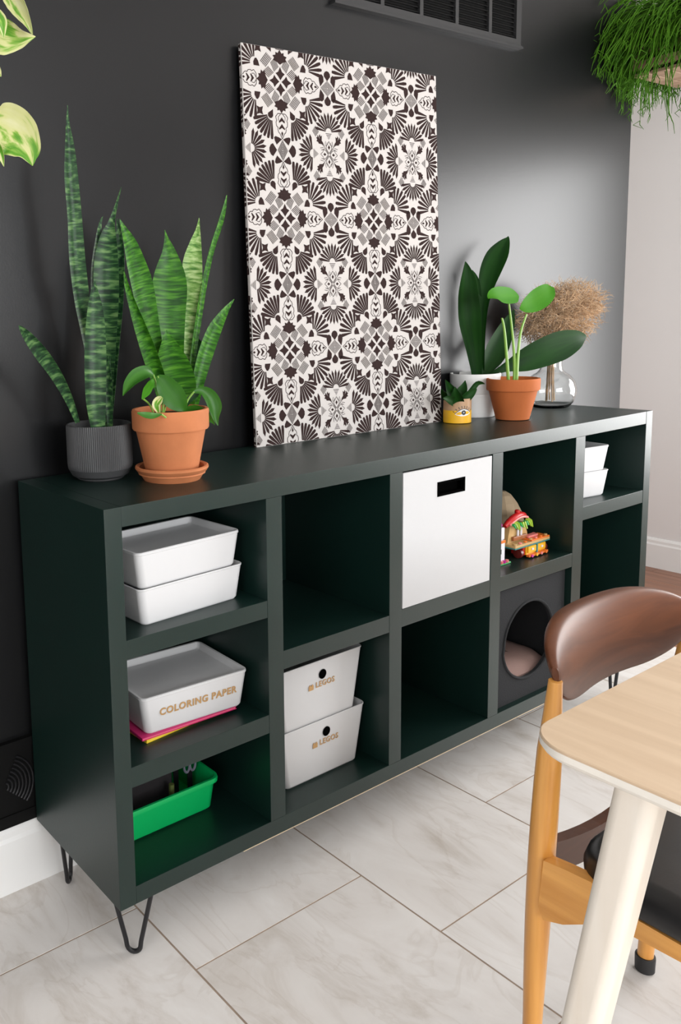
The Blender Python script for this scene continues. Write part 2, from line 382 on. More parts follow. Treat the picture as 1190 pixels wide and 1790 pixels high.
# window frames behind the camera, left and right
wf = bmesh.new()
for x in (-1.0, -0.19, 0.63, 1.44): box(wf, x, x+0.06, -3.86, -3.8, 0.85, 2.35)
for z in (0.85, 2.29): box(wf, -1.0, 1.5, -3.86, -3.8, z, z+0.06)
struct(obj('window_1', wf, M['white_trim'], smooth=False))
df = bmesh.new()
for y in (-1.72, -0.98, -0.24): box(df, RX+0.02, RX+0.08, y, y+0.06, 0.50, 1.92)
for z in (0.50, 1.86): box(df, RX+0.02, RX+0.08, -1.72, -0.18, z, z+0.06)
struct(obj('window_3', df, M['white_trim'], smooth=False))
def baseboard(name, fn, h):
    prof = [(0, 0), (0.016, 0), (0.016, h-0.03), (0.012, h-0.022), (0.012, h-0.010), (0.006, h), (0, h)]
    bm = bmesh.new(); a, b_ = fn
    A = [bm.verts.new(a(u, v)) for u, v in prof]; B = [bm.verts.new(b_(u, v)) for u, v in prof]
    bm.faces.new(A); bm.faces.new(B[::-1])
    for i in range(len(A)): j = (i+1) % len(A); bm.faces.new((A[i], B[i], B[j], A[j]))
    return struct(obj(name, bm, M['white_trim'], smooth=False))
baseboard('baseboard_back', (lambda u, v: (-2.6, WALL-u, v), lambda u, v: (CX, WALL-u, v)), 0.15)
baseboard('baseboard_right', (lambda u, v: (RX-u, -0.12, v), lambda u, v: (RX-u, 3.1, v)), 0.14)

# ------------------------------------------------------------------ bookcase
bk = thing('bookcase', 'long low dark green bookcase on black hairpin legs with open cubbies', 'bookcase', (W/2, D/2, 0))
gm = M['green']; e = 0.0012
a1, b1, a2, b2, a3, b3, a4, b4, a5, b5 = 0.0365, 0.3759, 0.4177, 0.7439, 0.7862, 1.1236, 1.1669, 1.4983, 1.5452, 1.8738
ZT, ZBT = 0.8803, 0.1859
BACK = D-0.012
obj('side_panel', BOX(0, a1, 0, D, ZB, H, bev=e), gm, bk, angle=30)
obj('side_panel', BOX(b5, W, 0, D, ZB, H, bev=e), gm, bk, angle=30)
obj('top_panel', BOX(a1+0.0001, b5-0.0001, 0.0004, D, ZT, H, bev=e), gm, bk)
obj('bottom_panel', BOX(a1+0.0001, b5-0.0001, 0.0004, D, ZB, ZBT, bev=e), gm, bk)
obj('back_panel', BOX(a1, b5, BACK, D-0.0005, ZBT, ZT), gm, bk, smooth=False)
for x0, x1 in ((b1, a2), (b2, a3), (b3, a4), (b4, a5)):
    obj('divider', BOX(x0, x1, 0.0004, BACK, ZBT, ZT, bev=e*0.7), gm, bk)
SH = {'s1': (a1, b1, 0.6333, 0.6694), 's2': (a1, b1, 0.384, 0.4241), 'm2': (a2, b2, 0.5115, 0.5517), 'm3': (a3, b3, 0.5139, 0.5565), 'm4': (a4, b4, 0.5169, 0.5561), 'm5': (a5, b5, 0.6412, 0.6797)}
for x0, x1, z0, z1 in SH.values():
    obj('shelf', BOX(x0, x1, 0.0008, BACK, z0, z1, bev=e*0.7), gm, bk)
obj('edge_strip', BOX(0.3, W-0.002, 0.0006, 0.004, ZB-0.0016, ZB), M['raw_edge'], bk, smooth=False, label='thin unpainted strip along the lower front edge')
def hairpin(cx, cy, ang):
    bm = bmesh.new()
    pts = [(-0.043, ZB), (-0.0265, 0.078), (-0.0155, 0.030)]
    for k in range(0, 11):
        a = PI + PI*k/10; pts.append((0.0140*math.cos(a), 0.0195+0.0145*math.sin(a)))
    pts += [(0.0155, 0.030), (0.0265, 0.078), (0.043, ZB)]
    c, s = math.cos(ang), math.sin(ang)
    tube(bm, [(cx+u*c, cy+u*s, z) for u, z in pts], 0.0048, 10)
    box(bm, cx-0.045, cx+0.045, cy-0.035, cy+0.035, ZB-0.002, ZB)
    obj('hairpin_leg', bm, M['black_metal'], bk)
for cx_, cy_, a_ in ((0.058, 0.053, -PI/4), (0.052, D-0.041, PI/4), (W-0.06, 0.053, PI/4), (W-0.06, D-0.041, -PI/4)): hairpin(cx_, cy_, a_)

# ------------------------------------------------------------------ leaning canvas with printed pattern
BL = Vector((0.632, 0.3175, H)); BR = Vector((1.3165, 0.293, H)); TLp = Vector((0.632, 0.351, 1.884))
ex = (BR-BL); CWd = ex.length; ex.normalize(); ey = TLp-BL; ey -= ex*ey.dot(ex); CHt = ey.length; ey.normalize(); ez = ex.cross(ey)
if ez.y > 0: ez = -ez
TK = 0.011
cv = thing('canvas_panel', 'tall fabric canvas with dark brown folk pattern leaning on the wall', 'wall art', (BL+BR)/2)
cbm = BOX(0, CWd, 0.0, CHt, -TK, 0, bev=0.0022, seg=3)
Mx = Matrix(((ex.x, ey.x, ez.x, BL.x), (ex.y, ey.y, ez.y, BL.y), (ex.z, ey.z, ez.z, BL.z), (0, 0, 0, 1)))
bmesh.ops.transform(cbm, matrix=Mx, verts=cbm.verts)
obj('canvas', cbm, M['canvas'], cv)
polys = []
def add(poly, o=(0, 0), rot=0.0, mir=(1, 1)):
    c, s = math.cos(rot), math.sin(rot)
    polys.append([(o[0]+mir[0]*(x*c-y*s), o[1]+mir[1]*(x*s+y*c)) for x, y in poly])
def stroke(p, q, w0, w1=None):
    w1 = w0 if w1 is None else w1
    dx, dy = q[0]-p[0], q[1]-p[1]; l = math.hypot(dx, dy) or 1; nx, ny = -dy/l, dx/l
    return [(p[0]+nx*w0/2, p[1]+ny*w0/2), (p[0]-nx*w0/2, p[1]-ny*w0/2), (q[0]-nx*w1/2, q[1]-ny*w1/2), (q[0]+nx*w1/2, q[1]+ny*w1/2)]
def petal(r0, r1, w0, pointed=False):
    n = 5; out = [(r0, -w0*0.16), (r0+(r1-r0)*0.75, -w0/2)]
    if pointed: out += [(r1, 0)]
    else: out += [(r1-w0/2+w0/2*math.cos(a), w0/2*math.sin(a)) for a in [-PI/2+PI*k/n for k in range(1, n)]]
    return out + [(r0+(r1-r0)*0.75, w0/2), (r0, w0*0.16)]
def fan(o, a0, a1_, n, r0, r1, mir=(1, 1), pointed=False, sy=1.0):
    for k in range(n):
        a = a0+(a1_-a0)*k/(n-1)
        w0 = min(0.0088, (abs(a1_-a0)/(n-1))*r1*0.70)
        P = petal(r0, r1, w0, pointed)
        c, s = math.cos(a), math.sin(a)
        add([(x*c-y*s, (x*s+y*c)*sy) for x, y in P] if mir == (1, 1) else [(x*c-y*s, (x*s+y*c)*sy) for x, y in P], o, 0, mir) if False else \
            polys.append([(o[0]+mir[0]*(x*c-y*s), o[1]+mir[1]*(x*s+y*c)*sy) for x, y in P])
def hatch(o, w_, h_, ang, n, mir=(1, 1), skew=0.0):
    """striped patch: n bars across a w x h box turned by ang"""
    for k in range(n):
        y = -h_/2+h_*(k+0.5)/n
        c, s = math.cos(ang), math.sin(ang); b_ = stroke((-w_/2+skew*y, y), (w_/2+skew*y, y), h_/n*0.52)
        polys.append([(o[0]+mir[0]*(x*c-yy*s), o[1]+mir[1]*(x*s+yy*c)) for x, yy in b_])
def outline(pts, wd, o, rot=0.0, mir=(1, 1), closed=True):
    c, s = math.cos(rot), math.sin(rot)
    n = len(pts)
    for i in range(n if closed else n-1):
        b_ = stroke(pts[i], pts[(i+1) % n], wd)
        polys.append([(o[0]+mir[0]*(x*c-y*s), o[1]+mir[1]*(x*s+y*c)) for x, y in b_])
def diamond_rings(o, hw, hh, n, wd):
    for k in range(n):
        f = 1-k/n
        outline([(hw*f, 0), (0, hh*f), (-hw*f, 0), (0, -hh*f)], wd, o)
STAR = [(0.0035, 0), (0.013, 0.0075), (0.019, 0.0145), (0.0235, 0.006), (0.035, 0), (0.0235, -0.006), (0.019, -0.0145), (0.013, -0.0075)]
MAPLE = [(0.040, 0), (0.046, 0.010), (0.049, 0.021), (0.055, 0.018), (0.060, 0.0225), (0.0625, 0.013), (0.069, 0.013), (0.067, 0.006), (0.075, 0), (0.067, -0.006), (0.069, -0.013), (0.0625, -0.013), (0.060, -0.0225), (0.055, -0.018), (0.049, -0.021), (0.046, -0.010)]
def sprig(o, rot, l0, l1):
    L = l1-l0
    c, s = math.cos(rot), math.sin(rot)
    def tr(P): polys.append([(o[0]+x*c-y*s, o[1]+x*s+y*c) for x, y in P])
    def ol(P, wd):
        for i in range(len(P)-1): tr(stroke(P[i], P[i+1], wd))
    for sg in (1, -1):
        ol([(l0+L*0.02, 0), (l0+L*0.03, sg*0.012), (l0+L*0.16, sg*0.0195), (l0+L*0.30, sg*0.016), (l0+L*0.36, sg*0.0185), (l0+L*0.50, sg*0.0175), (l0+L*0.58, sg*0.012), (l0+L*0.64, sg*0.0135), (l0+L*0.74, sg*0.0115), (l0+L*0.80, sg*0.007), (l0+L, 0)], 0.0017)
        ol([(l0+L*0.04, sg*0.003), (l0+L*0.16, sg*0.011), (l0+L*0.30, sg*0.010)], 0.0015)
    for f0 in (0.16, 0.42):
        x = l0+L*f0
        tr([(x, 0), (x+L*0.17, 0.0095), (x+L*0.23, 0.0088), (x+L*0.15, 0), (x+L*0.23, -0.0088), (x+L*0.17, -0.0095)])
    tr([(l0+L*0.70, 0), (l0+L*0.78, 0.0032), (l0+L*0.92, 0), (l0+L*0.78, -0.0032)])
def motif_a(o):
    for k in range(4):
        add(STAR, o, k*PI/2); add(MAPLE, o, k*PI/2)
    sprig(o, PI/2, 0.074, 0.136); sprig(o, -PI/2, 0.074, 0.136); sprig(o, 0, 0.074, 0.125); sprig(o, PI, 0.074, 0.125)
    for mx_ in (1, -1):
        for my in (1, -1):
            m = (mx_, my)
            fan((o[0]+mx_*0.031, o[1]+my*0.079), math.radians(88), math.radians(14), 7, 0.015, 0.060, m)
            fan((o[0]+mx_*0.080, o[1]+my*0.037), math.radians(88), math.radians(-10), 7, 0.013, 0.058, m)
            polys.append([(o[0]+mx_*(0.027+x), o[1]+my*(0.067+y)) for x, y in [(0, 0), (0.016, 0.010), (0.0165, 0.017), (0.011, 0.022), (0.004, 0.021), (0, 0.016)]])
            polys.append([(o[0]+mx_*(0.064+x), o[1]+my*(0.030+y)) for x, y in [(0, 0), (0.018, 0.0), (0.019, 0.008), (0.014, 0.017), (0.009, 0.018), (0.004, 0.012)]])
            polys.append([(o[0]+mx_*(0.068+x), o[1]+my*(0.073+y)) for x, y in [(-0.010, -0.010), (0, -0.007), (0.010, -0.010), (0.007, 0), (0.010, 0.010), (0, 0.007), (-0.010, 0.010), (-0.007, 0)]])
            hatch((o[0]+mx_*0.0175, o[1]+my*0.0385), 0.024, 0.020, math.radians(62), 6, m, 0.25)
            hatch((o[0]+mx_*0.0375, o[1]+my*0.0195), 0.022, 0.022, math.radians(38), 6, m, -0.25)
            hatch((o[0]+mx_*0.0440, o[1]+my*0.0470), 0.030, 0.022, math.radians(-48), 6, m, 0.1)
            hatch((o[0]+mx_*0.110, o[1]+my*0.108), 0.018, 0.018, math.radians(52), 6, m, 0.2)
def drop(r0, r1, wd):
    P = [(r0, 0)]
    for k in range(7):
        a = -PI/2*1.15+PI*1.15*k/6; P.append((r1-wd/2+wd/2*math.cos(a), wd/2*math.sin(a)))
    return P
def motif_d(o):
    diamond_rings(o, 0.0215, 0.0175, 5, 0.0014)
    for s in (1, -1): add(drop(0.018, 0.043, 0.022), o, s*PI/2)
    for mx_ in (1, -1):
        for my in (1, -1):
            add([(0.0235, 0.003), (0.0115, 0.0165), (0.0105+0.002, 0.028), (0.019, 0.0335), (0.0265, 0.031), (0.0285, 0.022), (0.0265, 0.012)], o, 0, (mx_, my))
def motif_b(o):
    diamond_rings(o, 0.0155, 0.024, 6, 0.0013)
    for s in (1, -1):
        add([(0.0185, 0), (0.031, 0.0155), (0.038, 0.012), (0.0425, 0.004), (0.0425, -0.004), (0.038, -0.012), (0.031, -0.0155)], o, 0, (s, 1))
        for t in (1, -1):
            add([(0.0015, 0.0265), (0.019, 0.013), (0.0245, 0.022), (0.0265, 0.030), (0.022, 0.033), (0.012, 0.031)], o, 0, (s, t))
TUL = [(x*0.94, y*0.94) for x, y in [(0.017, 0.0195), (0.021, 0.030), (0.026, 0.036), (0.025, 0.049), (0.030, 0.046), (0.0325, 0.052), (0.036, 0.047), (0.041, 0.050), (0.0415, 0.044), (0.046, 0.042), (0.042, 0.038), (0.045, 0.033), (0.039, 0.031), (0.037, 0.027), (0.026, 0.026)]]
def motif_c(o):
    for s in (1, -1):
        fan((o[0]+s*0.056, o[1]), math.radians(80), math.radians(-80), 10, 0.010, 0.048, (s, 1), True)
        for k in range(5):
            x = 0.038+0.0035*k
            polys.append([(o[0]+s*p, o[1]+q) for p, q in stroke((x, -0.0025*(k+0.6)), (x, 0.0025*(k+0.6)), 0.0015)])
        for k in range(5):
            y = 0.038+0.0035*k
            polys.append([(o[0]+p, o[1]+s*q) for p, q in stroke((-0.0022*(k+0.6), y), (0.0022*(k+0.6), y), 0.0015)])
        # upper and lower pointed fans
        for k in range(11):
            a = math.radians(10+160*k/10); P = petal(0.010, 0.049, 0.0076, True); c, sn = math.cos(a), math.sin(a)
            polys.append([(o[0]+x*c-y*sn, o[1]+s*(0.056+(x*sn+y*c))) for x, y in P])
        P = [(0.003, 0), (0.012, 0.010), (0.020, 0.011), (0.021, 0.006), (0.029, 0), (0.021, -0.006), (0.020, -0.011), (0.012, -0.010)]
        outline(P, 0.0013, o, 0, (s, 1)); outline([(y*0.9, x*1.15) for x, y in P], 0.0013, o, 0, (1, s))
        add([(0.010, 0), (0.015, 0.004), (0.020, 0), (0.015, -0.004)], o, 0, (s, 1)); add([(0, 0.012), (0.004, 0.018), (0, 0.024), (-0.004, 0.018)], o, 0, (1, s))
        for t in (1, -1):
            outline([(0.002, 0.002), (0.020, 0.024)], 0.0015, o, 0, (s, t), False)
            half = len(TUL)
            add(TUL[:7] + [(0.030, 0.036)], o, 0, (s, t)); add([(0.030, 0.036)] + TUL[7:], o, 0, (s, t))
            add([(0.017, 0.0195), (0.026, 0.026), (0.030, 0.036), (0.021, 0.030)], o, 0, (s, t))
            for k in range(2):
                outline([(0.010+0.004*k, 0.0165+0.004*k), (0.006+0.005*k, 0.030+0.003*k)], 0.0013, o, 0, (s, t), False)
                outline([(0.0145+0.004*k, 0.014+0.003*k), (0.027+0.003*k, 0.010+0.005*k)], 0.0013, o, 0, (s, t), False)
CW_, CH_ = 0.309, 0.3265
for i in range(-1, 3):
    for j in range(-1, 4):
        A0 = (0.118+i*CW_, 0.236+j*CH_)
        motif_a(A0); motif_d((A0[0]+CW_/2, A0[1])); motif_b((A0[0], A0[1]+CH_/2)); motif_c((A0[0]+CW_/2, A0[1]+CH_/2))
def clip(poly, ax, lim, sgn):
    out = []
    for i in range(len(poly)):
        p, q = poly[i], poly[(i+1) % len(poly)]
        ip = (p[ax]-lim)*sgn >= 0; iq = (q[ax]-lim)*sgn >= 0
        if ip: out.append(p)
        if ip != iq:
            t = (lim-p[ax])/(q[ax]-p[ax]); out.append((p[0]+(q[0]-p[0])*t, p[1]+(q[1]-p[1])*t))
    return out
def rectclip(p, x0, x1, y0, y1):
    for ax, lim, s in ((0, x0, 1), (0, x1, -1), (1, y0, 1), (1, y1, -1)):
        if len(p) < 3: return []
        p = clip(p, ax, lim, s)
    return p
pbm = bmesh.new()
def flat(P, fn):
    A = sum(P[i][0]*P[(i+1) % len(P)][1]-P[(i+1) % len(P)][0]*P[i][1] for i in range(len(P)))
    if abs(A) < 2e-8: return
    if A < 0: P = P[::-1]
    vs = [pbm.verts.new(fn(x, y)) for x, y in P]
    try: pbm.faces.new(vs)
    except ValueError: pass
ins = 0.0012
for P in polys:
    Q = rectclip(P, ins, CWd-ins, ins, CHt-ins)
    if len(Q) >= 3: flat(Q, lambda x, y: BL+ex*x+ey*y+ez*(0.00022+0.00003*(len(pbm.faces) % 7)))
    Q = rectclip(P, -TK+0.001, -0.0006, ins, CHt-ins)      # the print carries on round the left edge
    if len(Q) >= 3: flat([(-x, y) for x, y in Q], lambda x, y: BL-ex*0.0005+ey*y-ez*(x+0.0015 if x+0.0015 < TK-0.0006 else TK-0.0006))
me = bpy.data.meshes.new('printed_pattern'); bmesh.ops.translate(pbm, verts=pbm.verts, vec=-cv.location); pbm.to_mesh(me); pbm.free(); me.materials.append(M['print'])
po = bpy.data.objects.new('printed_pattern', me); COL.objects.link(po); po.parent = cv; po['kind'] = 'stuff'; po['label'] = 'dark brown printed fans and leaves'

# ------------------------------------------------------------------ vents
vt = thing('air_vent', 'dark louvred return air vent high on the charcoal wall', 'vent', (1.36, WALL, 2.03))
V0, V1, VZ0, VZ1 = 0.954, 1.763, 2.031, 2.36
fr = bmesh.new(); yv = WALL-0.012
box(fr, V0, V1, yv, WALL-0.0002, VZ0, VZ0+0.020); box(fr, V0, V1, yv, WALL-0.0002, VZ1-0.02, VZ1)
box(fr, V0, V0+0.02, yv, WALL-0.0002, VZ0+0.02, VZ1-0.02); box(fr, V1-0.025, V1, yv, WALL-0.0002, VZ0+0.02, VZ1-0.02)
box(fr, V0-0.004, V1+0.004, yv-0.006, WALL-0.0002, VZ0-0.006, VZ0)
obj('frame', fr, M['vent'], vt, smooth=False)
obj('backing', BOX(V0+0.02, V1-0.025, WALL-0.002, WALL-0.0003, VZ0+0.02, VZ1-0.02), M['vent_dark'], vt, smooth=False)
for x in (1.136, 1.296, 1.452, 1.609):
    obj('mullion', BOX(x-0.007, x+0.007, yv+0.001, WALL-0.002, VZ0+0.02, VZ1-0.02), M['vent'], vt, smooth=False)
slat = bmesh.new(); prism(slat, [(-0.009, -0.004), (0.0, 0.0035), (0.0, 0.0055), (-0.009, -0.002)], V1-V0-0.05, lambda u, v, t: (V0+0.022+t, WALL-0.0022+u*0.7, 2.06+v))
s0 = obj('slat', slat, M['vent_dark'], vt, smooth=False)
for k in range(1, 22):
    c = s0.copy(); COL.objects.link(c); c.location.z += k*0.0133
fv = thing('floor_grille', 'black metal wall grille with concentric arc louvres above the left baseboard', 'grille', (-0.2, WALL, 0.155))
obj('panel', BOX(-0.55, 0.10, WALL-0.008, WALL-0.0003, 0.152, 0.335, bev=0.002), M['vent_dark'], fv)
fb = bmesh.new(); box(fb, -0.56, 0.11, WALL-0.013, WALL-0.0003, 0.325, 0.345); box(fb, -0.56, 0.11, WALL-0.011, WALL-0.0003, 0.1505, 0.178)
obj('frame', fb, M['vent_dark'], fv, smooth=False)
fc = at(6, 1378, WALL-0.01)
for sgn, ox in ((1, 0.0), (-1, -0.10), (1, -0.26)):
    for k in range(8):
        R = 0.012+0.0085*k; bm = bmesh.new()
        pts = [(fc.x+ox+sgn*R*math.cos(a), WALL-0.0105, fc.z+R*math.sin(a)) for a in [math.radians(-42+104*j/12) for j in range(13)]]
        tube(bm, pts, [0.0026]*3+[0.0022]*10, 7); obj('arc_louvre', bm, M['black_metal'], fv)

# ------------------------------------------------------------------ storage bins
TY = 0.0055   # front and back lean of the bins
def bin_bm(w_, d_, h, taper, r=0.014, wall=0.0022, front_hole=None):
    bm = bmesh.new(); b0 = (w_-2*taper, d_-2*TY)
    loops = [ring(b0[0]-0.008, b0[1]-0.008, r*0.8, 0), ring(b0[0], b0[1], r, 0.005), ring(w_-0.002, d_-0.002, r, h-0.004), ring(w_, d_, r, h-0.003), ring(w_, d_, r, h-0.0006), ring(w_-0.0012, d_-0.0012, r, h),
             ring(w_-2*wall, d_-2*wall, r-wall, h), ring(w_-2*wall-0.002, d_-2*wall-0.002, r-wall, h-0.006), ring(b0[0]-2*wall, b0[1]-2*wall, r-wall, 0.006)]
    return loft(bm, loops)
def lid_bm(w_, d_, h, r=0.014):
    bm = bmesh.new(); q = 0.0055
    loops = [ring(w_-2*q, d_-2*q, r-0.004, h-0.016), ring(w_-2*q, d_-2*q, r-0.004, h-0.0012), ring(w_-0.001, d_-0.001, r, h-0.0002), ring(w_-0.0005, d_-0.0005, r, h+0.0014), ring(w_-0.003, d_-0.003, r-0.001, h+0.0022),
             ring(w_-0.011, d_-0.011, r-0.005, h+0.0018), ring(w_-0.018, d_-0.018, r-0.006, h-0.008), ring(w_-0.024, d_-0.024, r-0.007, h-0.0105), ring(w_-0.05, d_-0.05, 0.006, h-0.011)]
    return loft(bm, loops)
def storage_bin(c, ang, w_, d_, h, taper, label, group, lid=True, text=None, tsize=0.02, tz=0.5, hole=False, icon=False, tdx=0.0):
    t = thing('storage_bin', label, 'storage bin', c, group)
    obj('body', place(bin_bm(w_, d_, h, taper), c, ang), M['bin'], t)
    if lid: obj('lid', place(lid_bm(w_, d_, h), c, ang), M['bin'], t)
    R = Matrix.Rotation(ang, 3, 'Z'); c = Vector(c)
    tilt = TY/h
    def front(x, z, off):   # point on the sloping front face
        return c + R @ Vector((x, -(d_/2-TY+tilt*z)-off, z))
    exf = R @ Vector((1, 0, 0)); eyf = (R @ Vector((0, -tilt, 1))).normalized()
    if hole:
        bm = bmesh.new(); n = 24; rr = 0.0115
        prism(bm, [(rr*math.cos(2*PI*k/n), rr*math.sin(2*PI*k/n)) for k in range(n)], 0.0006, lambda u, v, s: (u, v, s))
        obj('hand_hole_shade', to_frame(bm, front(tdx-0.001, h*0.77, 0.0003), exf, eyf), M['hole'], t, smooth=False, label='black disc painted as the shade inside the round finger hole')  # flat black disc stands in for the dark inside of the hole
    if text:
        bm = text_bm(text, tsize, off=0.0003 if tsize < 0.02 else 0.0006, spacing=1.12)
        z = tz*h
        obj('lettering', to_frame(bm, front(tdx+(0.008 if icon else 0), z, 0.0006), exf, eyf), M['gold'], t, smooth=False, label='gold lettering')
        if icon:
            bm = bmesh.new(); s = tsize*0.40
            prism(bm, [(-s, -s*0.9), (s, -s*0.9), (s, s*0.55), (s*0.75, s*0.55), (s*0.75, s*0.9), (s*0.25, s*0.9), (s*0.25, s*0.55), (-s*0.25, s*0.55), (-s*0.25, s*0.9), (-s*0.75, s*0.9), (-s*0.75, s*0.55), (-s, s*0.55)], 0.0005, lambda u, v, q: (u, v, q))
            obj('block_icon', to_frame(bm, front(tdx-0.0365, z-0.001, 0.0006), exf, eyf), M['gold'], t, smooth=False, label='small gold toy block symbol')
    return t
def binc(l, r, z, dep):   # centre from the two front rim corners
    l = Vector(l); r = Vector(r); dx = (r-l).normalized(); n = Vector((-dx.y, dx.x)); c = (l+r)/2+n*dep/2
    return (c.x, c.y, z), math.atan2(dx.y, dx.x)
c, a = binc((0.089, 0.032), (0.354, 0.045), 0.6696, 0.165)
storage_bin(c, a, 0.265, 0.165, 0.0735, 0.011, 'lower lidless white bin of the pair in the top left cubby', 'white bins in the top left cubby', lid=False)
c, a = binc((0.085, 0.0315), (0.349, 0.044), 0.7405, 0.165)
storage_bin(c, a, 0.262, 0.163, 0.0715, 0.011, 'upper white bin with a recessed lid in the top left cubby', 'white bins in the top left cubby')
c, a = binc((0.101, 0.0565), (0.356, 0.0415), 0.4366, 0.185)
storage_bin(c, a, 0.258, 0.185, 0.0765, 0.012, 'white lidded bin lettered COLORING PAPER lying on two thin books', 'white labelled bins', text='COLORING PAPER', tsize=0.0205, tz=0.54, tdx=0.005)
storage_bin((0.5925, 0.057+0.105, 0.1861), 0, 0.275, 0.21, 0.1395, 0.023, 'lower white bin lettered LEGOS with a round black hole', 'white LEGOS bins', lid=False, text='LEGOS', tsize=0.0185, tz=0.61, hole=True, icon=True, tdx=0.008)
storage_bin((0.5845, 0.057+0.105, 0.3188), 0, 0.275, 0.21, 0.1500, 0.023, 'upper white bin lettered LEGOS stacked on the other LEGOS bin', 'white LEGOS bins', lid=False, text='LEGOS', tsize=0.0185, tz=0.62, hole=True, icon=True, tdx=0.005)
storage_bin((1.677, 0.041+0.115, 0.6799), math.radians(-8), 0.178, 0.22, 0.0765, 0.013, 'lower small white bin in the upper right cubby', 'small white bins in the right cubby', lid=False)
storage_bin((1.674, 0.041+0.115, 0.7530), math.radians(-8), 0.178, 0.22, 0.0745, 0.013, 'upper small white bin stacked in the upper right cubby', 'small white bins in the right cubby', lid=True)
# books under the bin
def book(c, ang, w_, d_, h, m_, label):
    t = thing('book', label, 'book', c, 'thin books under the paper bin')
    bm = bmesh.new(); box(bm, -w_/2, w_/2, -d_/2, d_/2, h-0.0012, h); box(bm, -w_/2, w_/2, -d_/2, d_/2, 0, 0.0012); box(bm, -w_/2, -w_/2+0.0015, -d_/2, d_/2, 0.0012, h-0.0012)
    obj('cover', place(bm, c, ang), m_, t, smooth=False)
    obj('pages', place(BOX(-w_/2+0.0015, w_/2-0.002, -d_/2+0.0012, d_/2-0.002, 0.0012, h-0.0012), c, ang), M['ylpage'] if label.startswith('thin yellow') else M['pkpage'], t, smooth=False)
M['yellow'] = mat('yellow_cover', (0.72, 0.52, 0.02), 0.5); M['ylpage'] = mat('yellow_edge', (0.68, 0.50, 0.06), 0.8)
M['pink'] = mat('magenta_cover', (0.55, 0.02, 0.14), 0.45); M['pkpage'] = mat('pink_edge', (0.65, 0.12, 0.20), 0.8)
book((0.205, 0.164, 0.4243), math.radians(4.5), 0.21, 0.20, 0.0063, M['yellow'], 'thin yellow book lying at the bottom under the paper bin')
book((0.218, 0.155, 0.4306), math.radians(-1.5), 0.232, 0.20, 0.0058, M['pink'], 'thin magenta book lying between the yellow book and the paper bin')

# drawer box with cut-out handle
dt = thing('drawer_box', 'tall white fabric drawer box with a black slot handle', 'storage box', (0.955, 0.17, 0.557))
x0, x1, z0, z1 = 0.7895, 1.1205, 0.5575, 0.8765
hx0, hx1, hz0, hz1 = 0.913, 1.011, 0.807, 0.836
bm = bmesh.new(); th = 0.006; yf = 0.001; yb = 0.32
for (p, q, r_, s) in ((x0, hx0, z0, z1), (hx1, x1, z0, z1), (hx0, hx1, z0, hz0), (hx0, hx1, hz1, z1)):
    box(bm, p, q, yf, yf+th, r_, s)
bmesh.ops.remove_doubles(bm, verts=bm.verts, dist=0.00001)
obj('front_panel', bm, M['drawer'], dt, smooth=False)
bm = BOX(x0, x0+th, yf+th, yb, z0, z1); box(bm, x1-th, x1, yf+th, yb, z0, z1); box(bm, x0+th, x1-th, yb-th, yb, z0, z1); box(bm, x0+th, x1-th, yf+th, yb-th, z0, z0+th)
obj('body', bm, M['drawer'], dt, smooth=False)
hb = bmesh.new()
for p, q, r_, s in ((hx0-0.003, hx0+0.003, hz0-0.003, hz1+0.003), (hx1-0.003, hx1+0.003, hz0-0.003, hz1+0.003), (hx0, hx1, hz0-0.003, hz0+0.003), (hx0, hx1, hz1-0.003, hz1+0.003)):
    box(hb, p, q, yf-0.0012, yf+th+0.002, r_, s)
obj('handle_rim', hb, M['hole'], dt, smooth=False, label='black rim of the slot handle')
obj('slot_shade_sheet', BOX(hx0-0.01, hx1+0.01, yf+th+0.012, yf+th+0.014, hz0-0.02, hz1+0.012), M['hole'], dt, smooth=False)  # black sheet behind the slot, put there as its inner shade

# cat house
ch = thing('cat_house', 'dark grey felt cat cave with an arched opening in the lower cubby', 'cat house', (1.335, 0.16, 0.186))
cx0, cx1, cz0, cz1 = 1.172, 1.4925, 0.1862, 0.507
ca = math.radians(3.5)
bm = bmesh.new(); n = 40
# front panel with elliptical opening: bridge outer rectangle ring to the ellipse ring
def fpan(y):
    out = []; inn = []
    for k in range(n):
        a_ = 2*PI*k/n; c_, s_ = math.cos(a_), math.sin(a_)
        rx_ = 0.118; rz_ = 0.108
        inn.append(((cx0+cx1)/2-0.008+rx_*c_*(1 if s_ < 0 else 0.96), y, 0.347+rz_*s_))
        m_ = max(abs(c_)/((cx1-cx0)/2), abs(s_)/((cz1-cz0)/2)); out.append(((cx0+cx1)/2+c_/m_, y, (cz0+cz1)/2+s_/m_))
    return out, inn
o1, i1 = fpan(0.016); o2, i2 = fpan(0.026)
R_ = [[bm.verts.new(p) for p in L] for L in (o1, i1, i2, o2)]
for A, B in zip(R_, R_[1:]+R_[:1]):
    for k in range(n):
        j = (k+1) % n; bm.faces.new((A[k], A[j], B[j], B[k]))
obj('front_panel', bm, M['felt'], ch, smooth=False)
bm = BOX(cx0, cx0+0.01, 0.026, 0.325, cz0, cz1); box(bm, cx1-0.01, cx1, 0.026, 0.325, cz0, cz1); box(bm, cx0, cx1, 0.315, 0.325, cz0, cz1); box(bm, cx0+0.01, cx1-0.01, 0.026, 0.315, cz1-0.01, cz1); box(bm, cx0+0.01, cx1-0.01, 0.026, 0.315, cz0, cz0+0.01)
obj('body', bm, M['felt'], ch, smooth=False)
bm = bmesh.new(); tube(bm, i1+[i1[0]], 0.004, 8, cap=False); obj('piping', bm, M['felt'], ch)
bm = bmesh.new()
